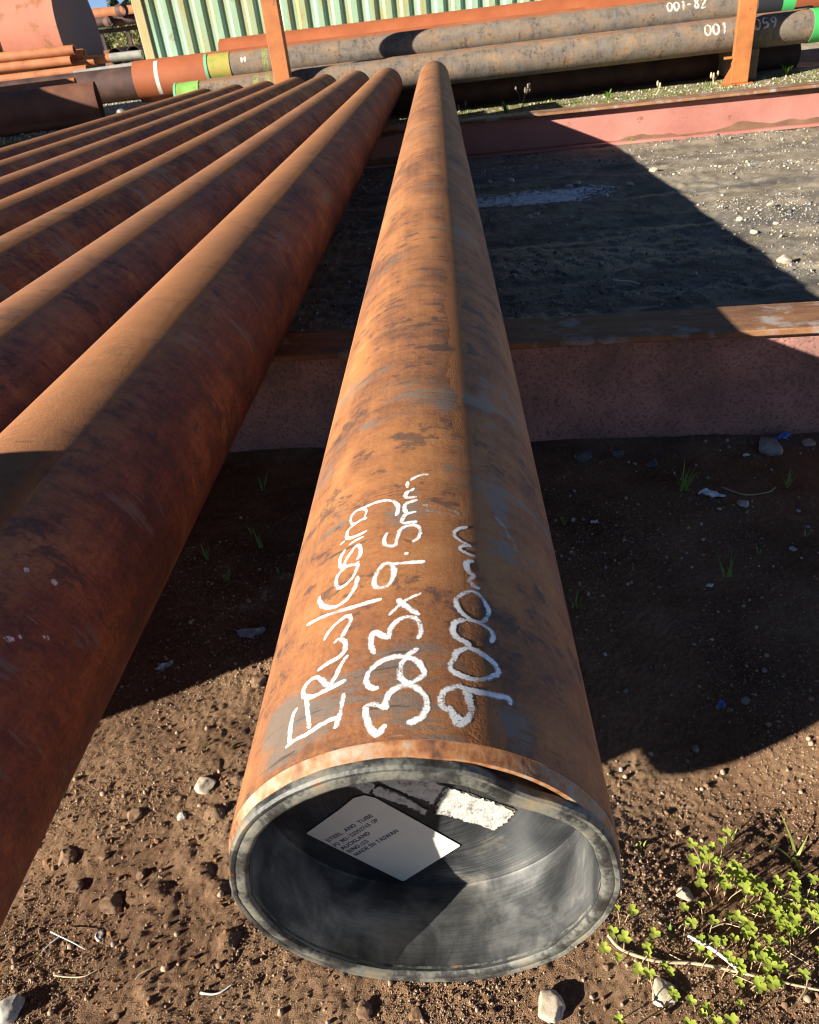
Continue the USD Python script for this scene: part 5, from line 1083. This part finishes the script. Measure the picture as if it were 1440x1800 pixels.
# weeds along the top of the far beam's bank
def weed(label, x, y, h_, n, mat, cat_='weed', seed=0, group=None, stalk=False):
    rng = np.random.default_rng(seed)
    t = thing('weed_plant', label, cat_, (x, y, float(gz(x, y)) - 0.005), group=group)
    if stalk:
        for k in range(n):
            a = rng.random() * 6.28
            st = resample([(0, 0, 0), (0.1 * h_ * math.cos(a), 0.1 * h_ * math.sin(a), h_ * 0.5), (0.3 * h_ * math.cos(a), 0.3 * h_ * math.sin(a), h_ * (0.7 + 0.3 * rng.random()))], 0.03)
            part(t, 'stalk', wire(st, 0.005, 5, 0.5), mat, True)
            part(t, 'seed_head', moved(trimesh.Trimesh(trimesh.creation.icosphere(1).vertices * np.array([0.012, 0.012, 0.03]), trimesh.creation.icosphere(1).faces), st[-1]), mat, True)
    else:
        for k in range(n):
            part(t, 'leaf', blade(h_ * (0.6 + 0.4 * rng.random()), 0.026, 0.5 * rng.random(), rng.random() * 6.28, lean=0.7), mat, True)
weed('bright weed below the right-hand painted numbers', 4.05, 9.72, 0.15, 12, M['weed'], seed=1)
weed('bright weed midway along the mossy strip', 1.95, 9.35, 0.13, 10, M['weed'], seed=2)
weed('bright grassy weed left along the mossy strip', 0.78, 9.15, 0.16, 14, M['weed'], seed=3)
weed('dead grey stalks standing beside the left grassy weed', 0.96, 9.15, 0.30, 6, M['dead'], 'dead weed', seed=4, stalk=True)
weed('thin dead stalks near the far end of the chalked pipe', 0.30, 8.95, 0.19, 2, M['dead'], 'dead weed', seed=5, stalk=True)
weed('dry tan weed at the foot of the right steel post', 3.2, 9.62, 0.13, 5, M['straw'], 'dead weed', seed=6, stalk=True)
weed('short yellowish stalk between the post and the bright weed', 2.55, 9.5, 0.10, 2, M['straw'], 'dead weed', seed=7, stalk=True)
weed('low weed at the foot of the far pink beam', 1.55, 6.28, 0.05, 8, M['weed'], seed=8)
# moss and short grass on the strip and under the pipes
N = 1500
rng = np.random.default_rng(9)
px = rng.uniform(-0.9, 5.0, N); py = rng.uniform(8.2, 9.9, N)
cl_ = meshkit.fbm(np.stack([px * 2, py * 2, 0 * px], -1), 3, 5)
keep = cl_ > 0.47
px, py = px[keep], py[keep]
bl = []
for x, y in zip(px, py):
    b_ = blade(rng.uniform(0.015, 0.04), 0.010, 0.4, rng.random() * 6.28, 4, 0.5); b_.apply_translation((x, y, float(base_z(x, y)) - 0.003)); bl.append(b_)
single('moss_grass', cat_mesh(bl), M['weed'], kind='stuff', smooth=True)

# ------------------------------------------------------------------ twigs and litter
def on(pts, lift=0.002):
    p = resample([(x, y, 0) for x, y in pts], 0.006)
    z = np.array([float(gz(a, b)) for a, b, _ in p])
    z = np.convolve(np.pad(z, 3, mode='edge'), np.ones(7) / 7, 'valid')
    p[:, 2] = z + lift
    return p
def twig(label, pts, rad, mat, lift=0.003, taper=0.6, cat_='twig'):
    p = on(pts, lift)
    if lift > 0.006:
        p[:, 2] += 0.01 * np.sin(np.linspace(0, np.pi, len(p)))
    single('twig', wire(p, rad, 6, taper), mat, label, cat_, smooth=True)
twig('long pale runner stem crossing the bottom of the clover patch', [(0.207, 0.193), (0.222, 0.173), (0.26, 0.159), (0.318, 0.155), (0.365, 0.144), (0.408, 0.133), (0.47, 0.118)], 0.0026, M['straw'], 0.005)
twig('short pale side stem below the long runner', [(0.235, 0.160), (0.244, 0.150), (0.256, 0.142), (0.275, 0.139)], 0.0012, M['straw'], 0.004)
twig('bleached white straw lying against the long runner', [(0.315, 0.190), (0.344, 0.163), (0.368, 0.143)], 0.0028, M['straw_white'], 0.008, 1.0)
twig('thin brown twig crossing the right end of the long runner', [(0.455, 0.146), (0.445, 0.125), (0.428, 0.108)], 0.0014, M['straw'], 0.006)
twig('white feathery straw in the lower left soil', [(-0.606, 0.212), (-0.58, 0.199), (-0.540, 0.184)], 0.0011, M['straw_white'], 0.010)
twig('short white straw meeting the feathery straw', [(-0.592, 0.206), (-0.603, 0.194), (-0.608, 0.184)], 0.0012, M['straw_white'], 0.006)
twig('curled dry stem at the bottom left', [(-0.575, 0.152), (-0.545, 0.148), (-0.525, 0.149), (-0.512, 0.156)], 0.0013, M['straw'], 0.004)
twig('short pale stick near the bottom edge left of the capped end', [(-0.354, 0.126), (-0.338, 0.124), (-0.326, 0.126), (-0.313, 0.135)], 0.0018, M['straw_white'], 0.003)
twig('curved dry leaf sliver on the lower left soil', [(-0.450, 0.143), (-0.446, 0.150), (-0.436, 0.156)], 0.0016, M['straw'], 0.004)
twig('curved pale stem in the shade beside the torn white plastic', [(0.692, 1.262), (0.735, 1.222), (0.79, 1.225), (0.815, 1.245)], 0.0024, M['straw'], 0.003)
twig('thin pale straw beyond the near beam', [(0.74, 2.852), (0.78, 2.81), (0.83, 2.79)], 0.004, M['straw_white'], 0.008)
for k_ in range(7):
    rg = np.random.default_rng(800 + k_)
    a_ = np.array([0.26 + 0.03 * k_, 0.15 + 0.018 * k_]) + rg.normal(0, 0.01, 2)
    dr = np.array([math.cos(rg.uniform(-0.9, 0.6)), math.sin(rg.uniform(-0.9, 0.6))])
    pts_ = [tuple(a_ + dr * s_ + rg.normal(0, 0.004, 2)) for s_ in np.linspace(0, 0.07 + 0.05 * rg.random(), 5)]
    p_ = on(pts_, 0.005)
    single('runner_stem', wire(p_, 0.0009, 5, 0.7), M['straw'], 'thin tan runner stem creeping among the clover sprigs', 'stem', 'thin runner stems among the clover', smooth=True)
def scrap(label, x, y, sx, sy, seed, mat, hgt=0.008, rz=0.3, cat_='plastic scrap'):
    n = 9
    u = np.linspace(-1, 1, n)
    A, B = np.meshgrid(u, u)
    P = np.stack([A, B, 0 * A], -1)
    r = 0.75 + 0.5 * meshkit.fbm(np.stack([np.cos(np.arctan2(B, A)) * 1.7, np.sin(np.arctan2(B, A)) * 1.7, 0 * A + seed], -1), 3, seed)
    z = hgt * (meshkit.fbm(P * 1.9 + seed, 3, seed + 5) - 0.25) * 2
    q = np.stack([A * r * sx / 2, B * r * sy / 2, z], -1).reshape(-1, 3)
    i = (np.arange(n - 1)[:, None] * n + np.arange(n - 1)[None]).ravel()
    f = np.stack([i, i + 1, i + n + 1, i + n], 1)
    rr = np.hypot(A, B).ravel()
    f = f[(rr[f] < 1.12).all(1)]
    f = np.vstack([f[:, [0, 1, 2]], f[:, [0, 2, 3]]])
    uq, inv = np.unique(f, return_inverse=True)
    q, f = q[uq], inv.reshape(f.shape)
    top = trimesh.Trimesh(q, f, process=False)
    low_ = trimesh.Trimesh(q - np.array([0, 0, 0.0012]), f[:, ::-1], process=False)
    single('plastic_scrap', moved(cat_mesh([top, low_]), (x, y, float(gz(x, y)) + 0.004), rz), mat, label, cat_, smooth=30)
scrap('torn white plastic scrap in the shade below the largest tuft', 0.658, 1.228, 0.062, 0.026, 3, M['plastic'], 0.012, -0.35)
scrap('blue plastic scrap behind the largest grey stone', 0.925, 1.492, 0.045, 0.022, 4, M['plastic_blue'], 0.012)
scrap('grey plastic scrap in the shade left of the chalked pipe', -0.598, 0.75, 0.036, 0.016, 5, M['plastic_grey'], 0.010, 0.7)
scrap('crumpled grey film in the shade between the two nearest pipes', -0.432, 0.838, 0.06, 0.024, 6, M['plastic_grey'], 0.010, 0.1)
scrap('small blue film curl in the shade right of the chalked pipe', 0.500, 0.625, 0.016, 0.012, 7, M['plastic_blue'], 0.012, 1.0)
scrap('tiny white flake near the right flank of the chalked pipe', 0.357, 1.157, 0.018, 0.010, 8, M['plastic'], 0.006)
scrap('tiny white flake under the flat grass sprig', 0.557, 0.908, 0.016, 0.009, 9, M['plastic'], 0.005)
scrap('small blue-white flakes below the largest grey stone', 0.800, 1.405, 0.020, 0.012, 10, M['plastic'], 0.006)
